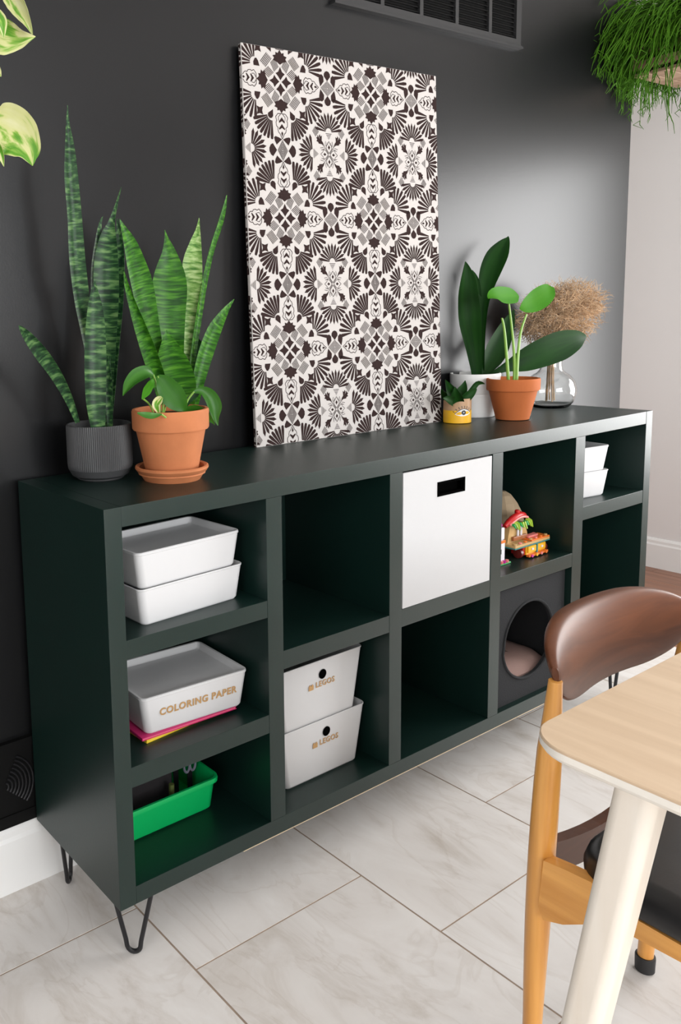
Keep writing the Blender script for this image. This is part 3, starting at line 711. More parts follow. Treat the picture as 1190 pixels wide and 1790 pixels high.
loft(bm, [[(x+1.332, y+0.17, z) for x, y in rrect(w_, d_, 0.05)] for w_, d_, z in ((0.22, 0.21, 0.1965), (0.285, 0.272, 0.215), (0.290, 0.276, 0.240), (0.25, 0.24, 0.262), (0.16, 0.15, 0.273), (0.06, 0.05, 0.276))])
cu = obj('cushion', bm, M['cushion'], None, loc=(1.332, 0.17, 0.1965)); tag(cu, 'mauve pleated cushion inside the dark cat cave', 'cushion')

# green tray and what lies in it
gt = thing('plastic_tub', 'bright green plastic tub in the bottom left cubby', 'tub', (0.193, 0.2, 0.186))
gc = (0.194, 0.100+0.085, 0.1861)
bm = bmesh.new(); gw, gd, gh = 0.262, 0.17, 0.074
loft(bm, [ring(gw-0.034, gd-0.034, 0.016, 0), ring(gw-0.026, gd-0.026, 0.018, 0.004), ring(gw-0.012, gd-0.012, 0.02, gh-0.012), ring(gw-0.010, gd-0.010, 0.02, gh-0.0118), ring(gw, gd, 0.022, gh-0.010), ring(gw+0.001, gd+0.001, 0.022, gh-0.004), ring(gw-0.002, gd-0.002, 0.021, gh),
          ring(gw-0.012, gd-0.012, 0.018, gh), ring(gw-0.016, gd-0.016, 0.017, gh-0.006), ring(gw-0.032, gd-0.032, 0.015, 0.005)])
obj('body', place(bm, gc), M['greenbin'], gt)
M['dkgrey'] = mat('dark_grey_cloth', (0.028, 0.025, 0.027), 0.85, 0.2, bump=0.3, bscale=90)
M['lav'] = mat('grey_lavender_plastic', (0.20, 0.20, 0.26), 0.4)
M['olive'] = mat('olive_wood', (0.10, 0.13, 0.03), 0.6)
bm = BOX(0.085, 0.243, 0.165, 0.245, 0.1925, 0.298, bev=0.008, seg=3)
tag(obj('pouch', bm, M['dkgrey'], None, loc=(0.165, 0.2, 0.1925)), 'dark grey pouch standing in the green tub', 'pouch')
for k, (px_, Yk, zt_) in enumerate(((0.268, 0.19, 0.292), (0.288, 0.165, 0.282))):
    s = thing('scissors', ('scissors with grey lavender handles in the green tub, the taller further back' if k == 0 else 'scissors with grey lavender handles at the right end of the green tub'), 'scissors', (px_, Yk, 0.192), 'scissors in the green tub')
    for sg in (-1, 1):
        bm = bmesh.new()
        pts = [(px_+sg*0.008+0.0075*math.cos(a_), Yk, zt_-0.014+0.015*math.sin(a_)) for a_ in [2*PI*j/14 for j in range(15)]]
        tube(bm, pts, 0.0028, 7, cap=False); obj('handle', bm, M['lav'], s)
    bm = bmesh.new(); box(bm, px_-0.007, px_+0.006, Yk-0.001, Yk+0.001, 0.193, zt_-0.027); obj('blade', bm, M['black_metal'], s, smooth=False)
bm = bmesh.new(); tube(bm, [(0.215, 0.135, 0.193), (0.218, 0.136, 0.262)], 0.006, 10)
tag(obj('marker', bm, M['olive'], None, loc=(0.215, 0.135, 0.193)), 'short olive green marker in the middle of the green tub', 'marker')

# ------------------------------------------------------------------ toys in the fourth cubby
SZ = 0.5563
def colour(n_, c_, r_=0.35): M[n_] = mat(n_, c_, r_)
colour('t_yellow', (0.85, 0.45, 0.015)); colour('t_orange', (0.75, 0.17, 0.02)); colour('t_teal', (0.03, 0.20, 0.20)); colour('t_red', (0.50, 0.012, 0.012)); colour('t_maroon', (0.13, 0.012, 0.010))
colour('t_tan', (0.52, 0.33, 0.13)); colour('t_pink', (0.75, 0.22, 0.20)); colour('t_lime', (0.26, 0.42, 0.012)); colour('t_green', (0.02, 0.30, 0.07)); colour('t_white', (0.70, 0.70, 0.74)); colour('t_mag', (0.50, 0.02, 0.28)); colour('t_khaki', (0.36, 0.27, 0.17), 0.8); colour('t_brown', (0.30, 0.10, 0.03))
ty = thing('toy_food_cart', 'colourful toy brick food cart with red awning on the fourth cubby shelf', 'toy', (1.41, 0.09, SZ))
bm = BOX(1.362, 1.452, 0.052, 0.092, SZ+0.008, SZ+0.036, bev=0.0008, seg=1); obj('drawer_block', bm, M['t_yellow'], ty)
bm = BOX(1.352, 1.362, 0.056, 0.09, SZ+0.008, SZ+0.036); obj('end_block', bm, M['t_red'], ty, smooth=False)
for xx in (1.366, 1.411):
    obj('drawer', BOX(xx, xx+0.037, 0.048, 0.052, SZ+0.014, SZ+0.032, bev=0.001, seg=1), M['t_yellow'], ty)
    obj('drawer_pull', BOX(xx+0.014, xx+0.022, 0.046, 0.048, SZ+0.021, SZ+0.026), M['t_white'], ty, smooth=False)
obj('divider_post', BOX(1.4045, 1.4095, 0.0475, 0.052, SZ+0.010, SZ+0.034), M['t_teal'], ty, smooth=False)
bm = BOX(1.362, 1.452, 0.043, 0.052, SZ+0.004, SZ+0.010); obj('bumper', bm, M['t_orange'], ty, smooth=False)
for k, q in enumerate(('t_mag', 't_yellow', 't_pink', 't_orange')):
    bm = bmesh.new(); lathe(bm, [(0.004, 0), (0.004, 0.003)], (0, 0, 0), 10); bmesh.ops.rotate(bm, verts=bm.verts, cent=(0, 0, 0), matrix=Matrix.Rotation(PI/2, 3, 'X')); bmesh.ops.translate(bm, verts=bm.verts, vec=(1.374+0.022*k, 0.043, SZ+0.0065)); obj('stud', bm, M[q], ty)
obj('deck_edge', BOX(1.298, 1.460, 0.044, 0.094, SZ+0.036, SZ+0.0395), M['t_teal'], ty, smooth=False)
obj('deck', BOX(1.298, 1.460, 0.044, 0.094, SZ+0.0395, SZ+0.046, bev=0.0006, seg=1), M['t_tan'], ty)
obj('deck_plate', BOX(1.375, 1.460, 0.0445, 0.080, SZ+0.046, SZ+0.050, bev=0.0006, seg=1), M['t_orange'], ty)
obj('tray', BOX(1.385, 1.430, 0.060, 0.076, SZ+0.050, SZ+0.056, bev=0.001, seg=1), M['t_pink'], ty)
for i in range(7):
    for j in range(2):
        xx = 1.308+0.024*i; yy = 0.052+0.034*j
        if j and 1.31 < xx < 1.41: continue
        zz = SZ+(0.050 if xx > 1.377 and yy < 0.08 else 0.046)
        bm = bmesh.new(); lathe(bm, [(0.0045, 0), (0.0045, 0.003), (0.004, 0.0035)], (xx, yy, zz), 10); obj('stud', bm, M[('t_tan', 't_pink', 't_orange')[(i+j) % 3]], ty)
for xx in (1.368, 1.448):
    bm = bmesh.new(); lathe(bm, [(0.003, 0), (0.013, 0.001), (0.013, 0.011), (0.004, 0.012)], (0, 0, 0), 20); bmesh.ops.rotate(bm, verts=bm.verts, cent=(0, 0, 0), matrix=Matrix.Rotation(PI/2, 3, 'Y')); bmesh.ops.translate(bm, verts=bm.verts, vec=(xx-0.026 if xx < 1.4 else xx+0.006, 0.066, SZ+0.0131)); obj('wheel', bm, M['t_maroon'], ty)
# booth, awning, lettuce
bm = bmesh.new()
prism(bm, [(1.308, 0.046), (1.404, 0.046), (1.398, 0.066), (1.386, 0.094), (1.378, 0.094), (1.374, 0.078), (1.362, 0.072), (1.346, 0.078), (1.338, 0.094), (1.320, 0.094), (1.312, 0.066)], 0.018, lambda u, v, t: (u, 0.074+t, SZ+v)); obj('booth', bm, M['t_tan'], ty, smooth=False)
obj('counter', BOX(1.325, 1.388, 0.066, 0.074, SZ+0.050, SZ+0.062, bev=0.002), M['t_brown'], ty)
for xx in (1.349, 1.364): obj('post', tube(bmesh.new(), [(xx, 0.070, SZ+0.062), (xx, 0.070, SZ+0.096)], 0.003, 8), M['t_white'], ty)
bm = bmesh.new(); pts = [(1.304+0.094*k/10, 0.080-0.003*math.sin(PI*k/10), SZ+0.086+0.030*math.sin(PI*(0.08+0.66*k/10))) for k in range(11)]
tube(bm, pts, [0.006, 0.008, 0.009, 0.0095, 0.0095, 0.0095, 0.0095, 0.0095, 0.009, 0.008, 0.005], 12); obj('awning', bm, M['t_red'], ty)
bm = bmesh.new(); pts = [(1.312+0.082*k/10, 0.0705, SZ+0.089+0.023*math.sin(PI*(0.10+0.62*k/10))) for k in range(11)]
tube(bm, pts, 0.0036, 8); obj('awning_trim', bm, M['t_pink'], ty)
bm = bmesh.new(); lathe(bm, [(0.007, 0), (0.007, 0.008), (0.005, 0.010)], (1.360, 0.080, SZ+0.121), 12); obj('finial', bm, M['t_red'], ty)
for k in range(9):
    xx = 1.318+0.0098*k
    bm = bmesh.new(); pts = [(xx, 0.072, SZ+0.098+0.005*math.sin(k)), (xx+0.003, 0.064, SZ+0.097), (xx+0.006, 0.060-0.002*(k % 2), SZ+0.088-0.004*(k % 3))]
    tube(bm, pts, [0.004, 0.0045, 0.002], 6); obj('lettuce_leaf', bm, M['t_lime' if k % 3 else 't_green'], ty)
tw = thing('toy_tower', 'white toy brick tower with magenta top on green base beside the cubby divider', 'toy', (1.255, 0.085, SZ))
obj('base_plate', BOX(1.226, 1.292, 0.052, 0.112, SZ, SZ+0.005, bev=0.001, seg=1), M['t_green'], tw)
obj('wall_block', BOX(1.233, 1.2725, 0.058, 0.085, SZ+0.005, SZ+0.066, bev=0.001, seg=1), M['t_white'], tw)
obj('ledge', BOX(1.236, 1.270, 0.055, 0.058, SZ+0.060, SZ+0.067), M['t_orange'], tw, smooth=False)
obj('window', BOX(1.245, 1.2552, 0.0565, 0.058, SZ+0.030, SZ+0.043), M['hole'], tw, smooth=False)
obj('upper_block', BOX(1.254, 1.279, 0.064, 0.09, SZ+0.066, SZ+0.098, bev=0.001, seg=1), M['t_white'], tw)
bm = bmesh.new(); lathe(bm, [(0.004, 0), (0.010, 0.004), (0.010, 0.010), (0.004, 0.014)], (1.268, 0.076, SZ+0.098), 14); obj('finial', bm, M['t_mag'], tw)
for k in range(4): obj('flower', tube(bmesh.new(), [(1.240+0.0125*k, 0.0545, SZ+0.005), (1.240+0.0125*k, 0.0545, SZ+0.012)], 0.0045, 8), M['t_mag' if k % 2 == 0 else 't_pink'], tw)
bm = bmesh.new(); lathe(bm, [(0.040, 0), (0.055, 0.010), (0.059, 0.05), (0.061, 0.078), (0.055, 0.105), (0.041, 0.133), (0.026, 0.153), (0.010, 0.163)], (1.413, 0.162, SZ), 11)
tag(obj('toy_dome', bm, M['t_khaki'], None, loc=(1.413, 0.162, SZ), angle=10), 'beige faceted toy boulder behind the red awned toy cart', 'toy')

# ------------------------------------------------------------------ pots and plants on top
def clay_pot(t, c, rb, rtop, h, rim_h, m_, name='pot'):
    k = rtop*0.085
    prof = [(rb*0.9, 0), (rb, 0.002), (rtop-k-0.001, h-rim_h-0.001), (rtop-k*0.35, h-rim_h), (rtop-k*0.1, h-rim_h+0.003), (rtop, h-0.004), (rtop-0.0015, h), (rtop-0.007, h), (rtop-0.009, h-0.012)]
    bm = bmesh.new(); lathe(bm, prof, c, 56); obj(name, bm, m_, t)
def soil(t, c, r): obj('soil', lathe(bmesh.new(), [(r*0.98, -0.006), (r, 0), (r*0.5, 0.003), (0.002, 0.004)], c, 28), M['soil'], t)
# 1 grey ribbed pot with tall snake plant
g = Vector((0.148, 0.259, H))
p1 = thing('snake_plant', 'tall banded snake plant in a ribbed grey pot at the left end', 'plant', g, 'snake plants')
seg = 200; prof = [(0.046, 0), (0.050, 0.003), (0.050, 0.004), (0.060, 0.010), (0.0675, 0.024), (0.0685, 0.034), (0.0685, 0.112), (0.0672, 0.1155), (0.0645, 0.1155), (0.0625, 0.102)]
bm = bmesh.new(); lathe(bm, prof, g, seg, rib=(0.0013, 0.030, 0.1125, (5, 6))); obj('pot', bm, M['greypot'], p1, angle=25)
soil(p1, (g.x, g.y, H+0.099), 0.062)
Y1 = 0.259
for pts, fo, yw, mm in (
    ([(172, 748, 14, Y1+0.02), (166, 690, 18, Y1+0.02), (158, 620, 20, Y1+0.02), (149, 570, 22, Y1+0.018), (141, 520, 27, Y1+0.01), (133, 450, 28, Y1), (129, 380, 25, Y1-0.005), (123, 310, 24, Y1-0.01), (121, 260, 17, Y1-0.01), (118, 215, 6, Y1-0.01), (118, 184, 1, Y1-0.01)], 0.5, 0.25, 'snake_a'),
    ([(181, 748, 26, Y1+0.01), (181, 690, 34, Y1+0.015), (184, 600, 40, Y1+0.02), (187, 520, 44, Y1+0.025), (187, 460, 42, Y1+0.025), (190, 415, 28, Y1+0.03), (195, 390, 12, Y1+0.03), (203, 360, 5, Y1+0.03), (212, 327, 1, Y1+0.03)], 0.45, -0.15, 'snake_a'),
    ([(172, 748, 8, Y1+0.04), (170, 640, 12, Y1+0.045), (167, 540, 18, Y1+0.05), (166, 470, 16, Y1+0.05), (171, 420, 11, Y1+0.05), (175, 390, 5, Y1+0.05), (180, 378, 1, Y1+0.05)], 0.4, 0.4, 'snake_a'),
    ([(191, 748, 10, Y1), (197, 680, 12, Y1), (203, 600, 15, Y1+0.005), (209, 520, 18, Y1+0.01), (211, 450, 16, Y1+0.015), (208, 405, 9, Y1+0.015), (205, 382, 1, Y1+0.015)], 0.5, -0.4, 'snake_a'),
    ([(171, 750, 24, Y1-0.035), (167, 700, 35, Y1-0.035), (166, 640, 38, Y1-0.03), (166, 590, 36, Y1-0.025), (166, 545, 28, Y1-0.02), (165, 512, 14, Y1-0.015), (166, 492, 1, Y1-0.01)], 0.4, 0.1, 'snake_a'),
    ([(193, 748, 9, Y1-0.02), (191, 700, 13, Y1-0.02), (190, 660, 12, Y1-0.02), (188, 622, 2, Y1-0.02)], 0.4, -0.2, 'snake_a'),
    ([(136, 738, 8, Y1-0.02), (120, 695, 15, Y1-0.03), (98, 653, 21, Y1-0.04), (72, 616, 24, Y1-0.05), (50, 588, 18, Y1-0.055), (38, 574, 9, Y1-0.06), (33, 569, 2, Y1-0.06)], 0.5, -0.25, 'snake_a')):
    obj('leaf', blade(pts, fo, yw, 0.0026, 26), M[mm], p1)
# 2 saucer and terracotta pot with pothos
sa = Vector((0.253, 0.148, H))
bm = bmesh.new(); lathe(bm, [(0.058, 0), (0.060, 0.003), (0.0655, 0.012), (0.069, 0.013), (0.0685, 0.016), (0.0715, 0.018), (0.0755, 0.024), (0.0752, 0.028), (0.072, 0.0295), (0.067, 0.027), (0.061, 0.0065), (0.03, 0.006)], sa, 56)
tag(obj('saucer', bm, M['terra'], None, loc=sa), 'terracotta saucer under the left terracotta pot', 'saucer')
t1 = sa + Vector((0, 0, 0.0062))
p2 = thing('potted_pothos', 'terracotta pot on saucer with leafy green pothos', 'plant', t1)
clay_pot(p2, t1, 0.052, 0.0790, 0.139, 0.041, M['terra']); soil(p2, (t1.x, t1.y, t1.z+0.126), 0.069)
Y2 = 0.143
for pts, fo, yw, mm in (
    ([(268, 655, 3, Y2), (258, 652, 20, Y2-0.01), (244, 658, 26, Y2-0.02), (228, 672, 20, Y2-0.03), (219, 685, 8, Y2-0.035), (215, 692, 1, Y2-0.04)], 0.5, 0.5, 'mid_leaf'),
    ([(269, 664, 3, Y2), (262, 673, 13, Y2-0.01), (254, 686, 14, Y2-0.015), (248, 698, 2, Y2-0.02)], 0.3, -0.4, 'light_leaf'),
    ([(276, 657, 6, Y2-0.01), (286, 668, 30, Y2-0.02), (299, 686, 42, Y2-0.03), (312, 703, 36, Y2-0.04), (322, 714, 14, Y2-0.045), (326, 718, 1, Y2-0.045)], 0.25, 0.15, 'mid_leaf'),
    ([(338, 686, 4, Y2), (352, 684, 16, Y2-0.005), (366, 694, 24, Y2-0.01), (374, 712, 24, Y2-0.015), (376, 730, 12, Y2-0.02), (381, 744, 1, Y2-0.025)], 0.5, -0.3, 'mid_leaf'),
    ([(300, 729, 4, Y2-0.03), (318, 722, 17, Y2-0.035), (338, 717, 21, Y2-0.035), (357, 724, 18, Y2-0.04), (372, 738, 4, Y2-0.045), (375, 743, 1, Y2-0.045)], 0.3, 0.5, 'mid_leaf'),
    ([(283, 694, 4, Y2-0.02), (277, 700, 14, Y2-0.03), (273, 708, 15, Y2-0.035), (276, 718, 8, Y2-0.035), (277, 726, 1, Y2-0.035)], 0.3, 0, 'varieg'),
    ([(282, 724, 3, Y2-0.06), (268, 727, 10, Y2-0.065), (255, 726, 11, Y2-0.065), (240, 722, 3, Y2-0.06)], 0.3, 0.4, 'mid_leaf'),
    ([(318, 722, 3, Y2+0.0), (328, 702, 10, Y2+0.01), (340, 690, 12, Y2+0.015), (350, 684, 3, Y2+0.015)], 0.3, 0.3, 'deep_leaf')):
    obj('leaf', blade(pts, fo, yw, 0.0012, 16, wave=0.03), M[mm], p2)
for pts in ([(281, 728, Y2), (278, 695, Y2), (273, 670, Y2), (268, 655, Y2)], [(270, 728, Y2-0.01), (262, 708, Y2-0.01), (250, 697, Y2-0.018)], [(318, 728, Y2), (328, 700, Y2), (339, 685, Y2)], [(284, 728, Y2-0.02), (290, 700, Y2-0.02), (276, 657, Y2-0.01)], [(300, 734, Y2-0.03), (298, 730, Y2-0.03)], [(283, 728, Y2-0.02), (285, 710, Y2-0.02), (283, 694, Y2-0.02)], [(290, 730, Y2-0.06), (282, 724, Y2-0.06)]):
    obj('stem', stem_px(pts, 1.7), M['stem'], p2)
# 3 white ridged pot with bright snake plant
wc = Vector((0.338, 0.281, H))
p3 = thing('snake_plant', 'broad bright green snake plant in a white ridged pot behind terracotta', 'plant', wc, 'snake plants')
prof = [(0.048, 0), (0.0505, 0.002)]
for k in range(6):
    z = 0.004+k*0.018; r = 0.052+0.0022*k
    prof += [(r, z), (r+0.0035, z+0.005), (r+0.004, z+0.011), (r+0.0005, z+0.0165)]
prof += [(0.0665, 0.114), (0.0655, 0.118), (0.0625, 0.118), (0.061, 0.106)]
bm = bmesh.new(); lathe(bm, prof, wc, 56); obj('pot', bm, M['whitepot'], p3)
soil(p3, (wc.x, wc.y, H+0.102), 0.060)
Y3 = 0.281
for pts, fo, yw, mm in (
    ([(305, 745, 14, Y3), (290, 690, 20, Y3), (272, 620, 27, Y3+0.0), (259, 560, 33, Y3-0.005), (247, 500, 38, Y3-0.01), (236, 460, 33, Y3-0.015), (226, 425, 23, Y3-0.02), (215, 398, 9, Y3-0.02), (209, 383, 1, Y3-0.02)], 0.35, 0.3, 'snake_b'),
    ([(300, 745, 12, Y3-0.02), (284, 680, 24, Y3-0.025), (266, 625, 27, Y3-0.03), (248, 575, 22, Y3-0.03), (232, 530, 14, Y3-0.03), (221, 495, 7, Y3-0.03), (217, 474, 1, Y3-0.03)], 0.5, -0.3, 'snake_b'),
    ([(312, 745, 24, Y3-0.005), (303, 680, 38, Y3-0.005), (298, 620, 46, Y3-0.0), (296, 560, 54, Y3+0.005), (296, 505, 61, Y3+0.01), (296, 470, 48, Y3+0.015), (295, 440, 24, Y3+0.015), (291, 418, 8, Y3+0.02), (288, 402, 1, Y3+0.02)], 0.3, 0.05, 'snake_b'),
    ([(320, 745, 12, Y3+0.02), (326, 680, 16, Y3+0.02), (330, 610, 20, Y3+0.02), (334, 555, 27, Y3+0.025), (337, 500, 33, Y3+0.025), (337, 460, 34, Y3+0.025), (342, 425, 20, Y3+0.025), (346, 402, 8, Y3+0.025), (348, 381, 1, Y3+0.025)], 0.3, -0.15, 'snake_c'),
    ([(325, 745, 9, Y3+0.01), (333, 640, 10, Y3+0.01), (344, 560, 11, Y3+0.01), (354, 500, 10, Y3+0.01), (367, 440, 9, Y3+0.01), (383, 390, 9, Y3+0.01), (391, 362, 6, Y3+0.01), (396, 341, 1, Y3+0.01)], 0.7, 0.6, 'snake_b'),
    ([(312, 750, 40, Y3-0.03), (309, 705, 62, Y3-0.03), (305, 668, 72, Y3-0.03), (300, 635, 60, Y3-0.032), (295, 605, 34, Y3-0.035), (292, 588, 14, Y3-0.036), (291, 577, 1, Y3-0.036)], 0.35, 0.05, 'snake_b'),
    ([(330, 745, 12, Y3-0.01), (342, 680, 20, Y3-0.015), (355, 625, 26, Y3-0.02), (371, 580, 25, Y3-0.02), (385, 555, 17, Y3-0.02), (398, 536, 8, Y3-0.02), (409, 523, 1, Y3-0.02)], 0.5, 0.35, 'snake_b'),
    ([(326, 745, 14, Y3+0.03), (336, 680, 28, Y3+0.03), (344, 630, 34, Y3+0.03), (347, 605, 18, Y3+0.03), (347, 592, 1, Y3+0.03)], 0.4, 0.2, 'deep_leaf')):
    obj('leaf', blade(pts, fo, yw, 0.0024, 24), M[mm], p3)
# 4 white tall pot with big dark leaves
wr = Vector((1.487, 0.305, H))
p4 = thing('broad_leaf_plant', 'dark green broad leaved plant in a plain white pot', 'plant', wr)
prof = [(0.054, 0), (0.0565, 0.002), (0.0605, 0.018), (0.063, 0.045), (0.0665, 0.066), (0.0655, 0.069), (0.070, 0.082), (0.0715, 0.126), (0.0705, 0.1295), (0.067, 0.1295), (0.066, 0.112)]
bm = bmesh.new(); lathe(bm, prof, wr, 56); obj('pot', bm, M['whitepot'], p4); soil(p4, (wr.x, wr.y, H+0.111), 0.065)
Y4 = 0.305
for pts, fo, yw in (
    ([(833, 660, 16, Y4), (831, 640, 19, Y4), (826, 600, 28, Y4), (820, 560, 36, Y4-0.005), (817, 520, 33, Y4-0.005), (817, 490, 25, Y4-0.01), (815, 468, 11, Y4-0.01), (813, 457, 1, Y4-0.01)], 0.35, 0.2),
    ([(842, 660, 9, Y4+0.01), (843, 600, 9, Y4+0.01), (845, 540, 15, Y4+0.01), (850, 505, 25, Y4+0.01), (858, 475, 35, Y4+0.01), (869, 448, 35, Y4+0.01), (880, 428, 20, Y4+0.01), (887, 417, 6, Y4+0.01), (888, 413, 1, Y4+0.01)], 0.35, -0.2),
    ([(838, 660, 8, Y4+0.02), (834, 580, 12, Y4+0.025), (831, 520, 16, Y4+0.03), (829, 490, 12, Y4+0.03), (825, 472, 1, Y4+0.03)], 0.4, 0.5),
    ([(840, 660, 8, Y4+0.0), (848, 643, 24, Y4+0.005), (862, 618, 36, Y4+0.01), (877, 587, 30, Y4+0.015), (889, 562, 18, Y4+0.02), (898, 541, 1, Y4+0.02)], 0.4, 0.35),
    ([(842, 661, 5, Y4-0.01), (862, 652, 7, Y4-0.035), (886, 641, 18, Y4-0.06), (912, 631, 38, Y4-0.085), (945, 617, 49, Y4-0.11), (978, 604, 50, Y4-0.13), (1005, 594, 34, Y4-0.145), (1018, 590, 16, Y4-0.15), (1025, 589, 1, Y4-0.152)], 0.25, 0.15)):
    obj('leaf', blade(pts, fo, yw, 0.0020, 24), M['deep_leaf'], p4)
# 5 small eye pot with succulent
epc = Vector((1.330, 0.252, H))
p5 = thing('succulent', 'small spiky green succulent in a tan and yellow pot painted with an eye', 'plant', epc)
def eye_mat():
    m, nt, b = nodes('dipped_yellow_pot'); tc = nt.nodes.new('ShaderNodeTexCoord'); sp = nt.nodes.new('ShaderNodeSeparateXYZ'); nt.links.new(tc.outputs['Object'], sp.inputs[0])
    r = ramp(nt, [(0.0, (0.78, 0.42, 0.01)), (1.0, (0.43, 0.26, 0.14))]); r.color_ramp.interpolation = 'CONSTANT'
    mr = nt.nodes.new('ShaderNodeMapRange'); mr.inputs['From Min'].default_value = 0.0376; mr.inputs['From Max'].default_value = 0.0380
    nt.links.new(sp.outputs['Z'], mr.inputs['Value']); nt.links.new(mr.outputs[0], r.inputs[0]); r.color_ramp.elements[1].position = 0.5
    nt.links.new(r.outputs[0], b.inputs['Base Color']); b.inputs['Roughness'].default_value = 0.45
    return m
er = 0.0375; eh = 0.0705
bm = bmesh.new(); lathe(bm, [(er-0.003, 0), (er, 0.002), (er, eh-0.002), (er-0.001, eh), (er-0.0035, eh), (er-0.004, eh-0.012)], epc, 48); obj('pot', bm, eye_mat(), p5)
soil(p5, (epc.x, epc.y, H+eh-0.012), er-0.004)
def on_pot(u, v, off=0.0004):     # u metres around the pot from the eye's centre, v height
    a0 = math.atan2(CAM.y-epc.y, CAM.x-epc.x) + math.radians(26); a_ = a0 + u/er
    return Vector((epc.x+(er+off)*math.cos(a_), epc.y+(er+off)*math.sin(a_), H+v))
def decal(name, poly, m_, off, lab):
    bm = bmesh.new(); vs = [bm.verts.new(on_pot(u, v, off)) for u, v in poly]; cc = bm.verts.new(on_pot(sum(p[0] for p in poly)/len(poly), sum(p[1] for p in poly)/len(poly), off+0.0001))
    for i in range(len(vs)): bm.faces.new((vs[i], vs[(i+1) % len(vs)], cc))
    return obj(name, bm, m_, p5, smooth=False, label=lab)
M['ink'] = mat('black_glaze', (0.012, 0.014, 0.025), 0.4); M['eyewhite'] = mat('white_glaze', (0.78, 0.76, 0.74), 0.4)
ez_ = 0.0310
al = lambda t: (0.0235*(2*t-1), ez_+0.0125*math.sin(PI*t)**0.9 - 0.003*(1-t)); be = lambda t: (0.0235*(2*t-1), ez_-0.0075*math.sin(PI*t)**0.8 - 0.003*(1-t))
N_ = 14
decal('eye_white', [be(k/N_) for k in range(N_+1)] + [al(1-k/N_) for k in range(1, N_)], M['eyewhite'], 0.0005, 'painted white of the eye')
for k in range(N_):
    p, q = al(k/N_), al((k+1)/N_); decal('eye_lid', [(p[0], p[1]-0.0002), (q[0], q[1]-0.0002), (q[0], q[1]+0.0017), (p[0], p[1]+0.0017)], M['ink'], 0.0008, 'painted dark eyelid line')
decal('iris', [(0.0005+0.0062*math.cos(2*PI*k/18), ez_+0.0012+0.0068*math.sin(2*PI*k/18)) for k in range(18)], M['ink'], 0.0009, 'painted dark iris')
decal('pupil_highlight', [(0.0005+0.0016*math.cos(2*PI*k/10), ez_+0.0016+0.0018*math.sin(2*PI*k/10)) for k in range(10)], M['eyewhite'], 0.0012, 'white dot in the iris')
for k in range(8):
    t = 0.03+0.94*k/7; p = al(t); a_ = PI*(0.86-0.60*t)
    q = (p[0]+0.0075*math.cos(a_)*1.0, p[1]+0.0035+0.0058*abs(math.sin(a_))); s_ = (p[0]+0.0022*math.cos(a_), p[1]+0.0032)
    decal('eyelash', stroke(s_, q, 0.0014, 0.0021), M['ink'], 0.0006, 'painted black eyelash')
Y5 = 0.252
for pts, yw in (
    ([(798, 700, 14, Y5-0.01), (790, 688, 19, Y5-0.015), (784, 676, 13, Y5-0.015), (778, 664, 1, Y5-0.015)], 0.2),
    ([(803, 700, 14, Y5+0.0), (807, 686, 17, Y5), (811, 676, 11, Y5), (813, 665, 1, Y5)], -0.2),
    ([(810, 698, 8, Y5-0.01), (822, 684, 9, Y5-0.015), (832, 671, 8, Y5-0.02), (840, 669, 5, Y5-0.02), (847, 671, 1, Y5-0.02)], 0.4),
    ([(808, 700, 14, Y5-0.02), (818, 691, 15, Y5-0.03), (827, 684, 9, Y5-0.035), (833, 680, 1, Y5-0.035)], 0.3),
    ([(792, 701, 14, Y5+0.01), (782, 693, 15, Y5+0.015), (775, 686, 9, Y5+0.015), (771, 679, 1, Y5+0.015)], -0.4),
    ([(800, 702, 20, Y5-0.025), (797, 692, 20, Y5-0.028), (796, 684, 11, Y5-0.03), (795, 676, 1, Y5-0.03)], 0.0),
    ([(790, 702, 16, Y5-0.02), (781, 698, 13, Y5-0.025), (774, 696, 1, Y5-0.025)], 0.3)):
    obj('leaf', blade(pts, 0.5, yw, 0.003, 12), M['deep_leaf'], p5)
# 6 right terracotta pot with three stems
tc2 = Vector((1.487, 0.182, H))
p6 = thing('potted_seedling', 'terracotta pot with three thin stems and two round leaves', 'plant', tc2)
clay_pot(p6, tc2, 0.0445, 0.0715, 0.119, 0.034, M['terra2']); soil(p6, (tc2.x, tc2.y, H+0.105), 0.062)
M['clear'] = None
Y6 = 0.182
for pts in ([(898, 675, Y6), (899, 640, Y6), (896, 590, Y6), (889, 529, Y6)], [(902, 675, Y6-0.005), (905, 620, Y6-0.005), (910, 580, Y6-0.006), (920, 549, Y6-0.01)], [(889, 675, Y6+0.005), (885, 620, Y6+0.005), (881, 575, Y6+0.006), (877, 556, Y6+0.006)]):
    obj('stem', stem_px(pts, 3.0, r1=1.6), M['stem'], p6)
for pts, fo, yw in (([(906, 517, 4, Y6), (897, 517, 24, Y6), (882, 517, 29, Y6-0.01), (866, 516, 24, Y6-0.02), (857, 519, 12, Y6-0.025), (853, 522, 1, Y6-0.025)], 0.15, 0.5), ([(908, 540, 2, Y6), (916, 536, 22, Y6-0.005), (932, 527, 36, Y6-0.01), (950, 516, 36, Y6-0.02), (962, 508, 24, Y6-0.025), (968, 503, 2, Y6-0.03)], 0.15, 0.3)):
    obj('leaf', blade(pts, fo, yw, 0.0014, 16), M['light_leaf'], p6)
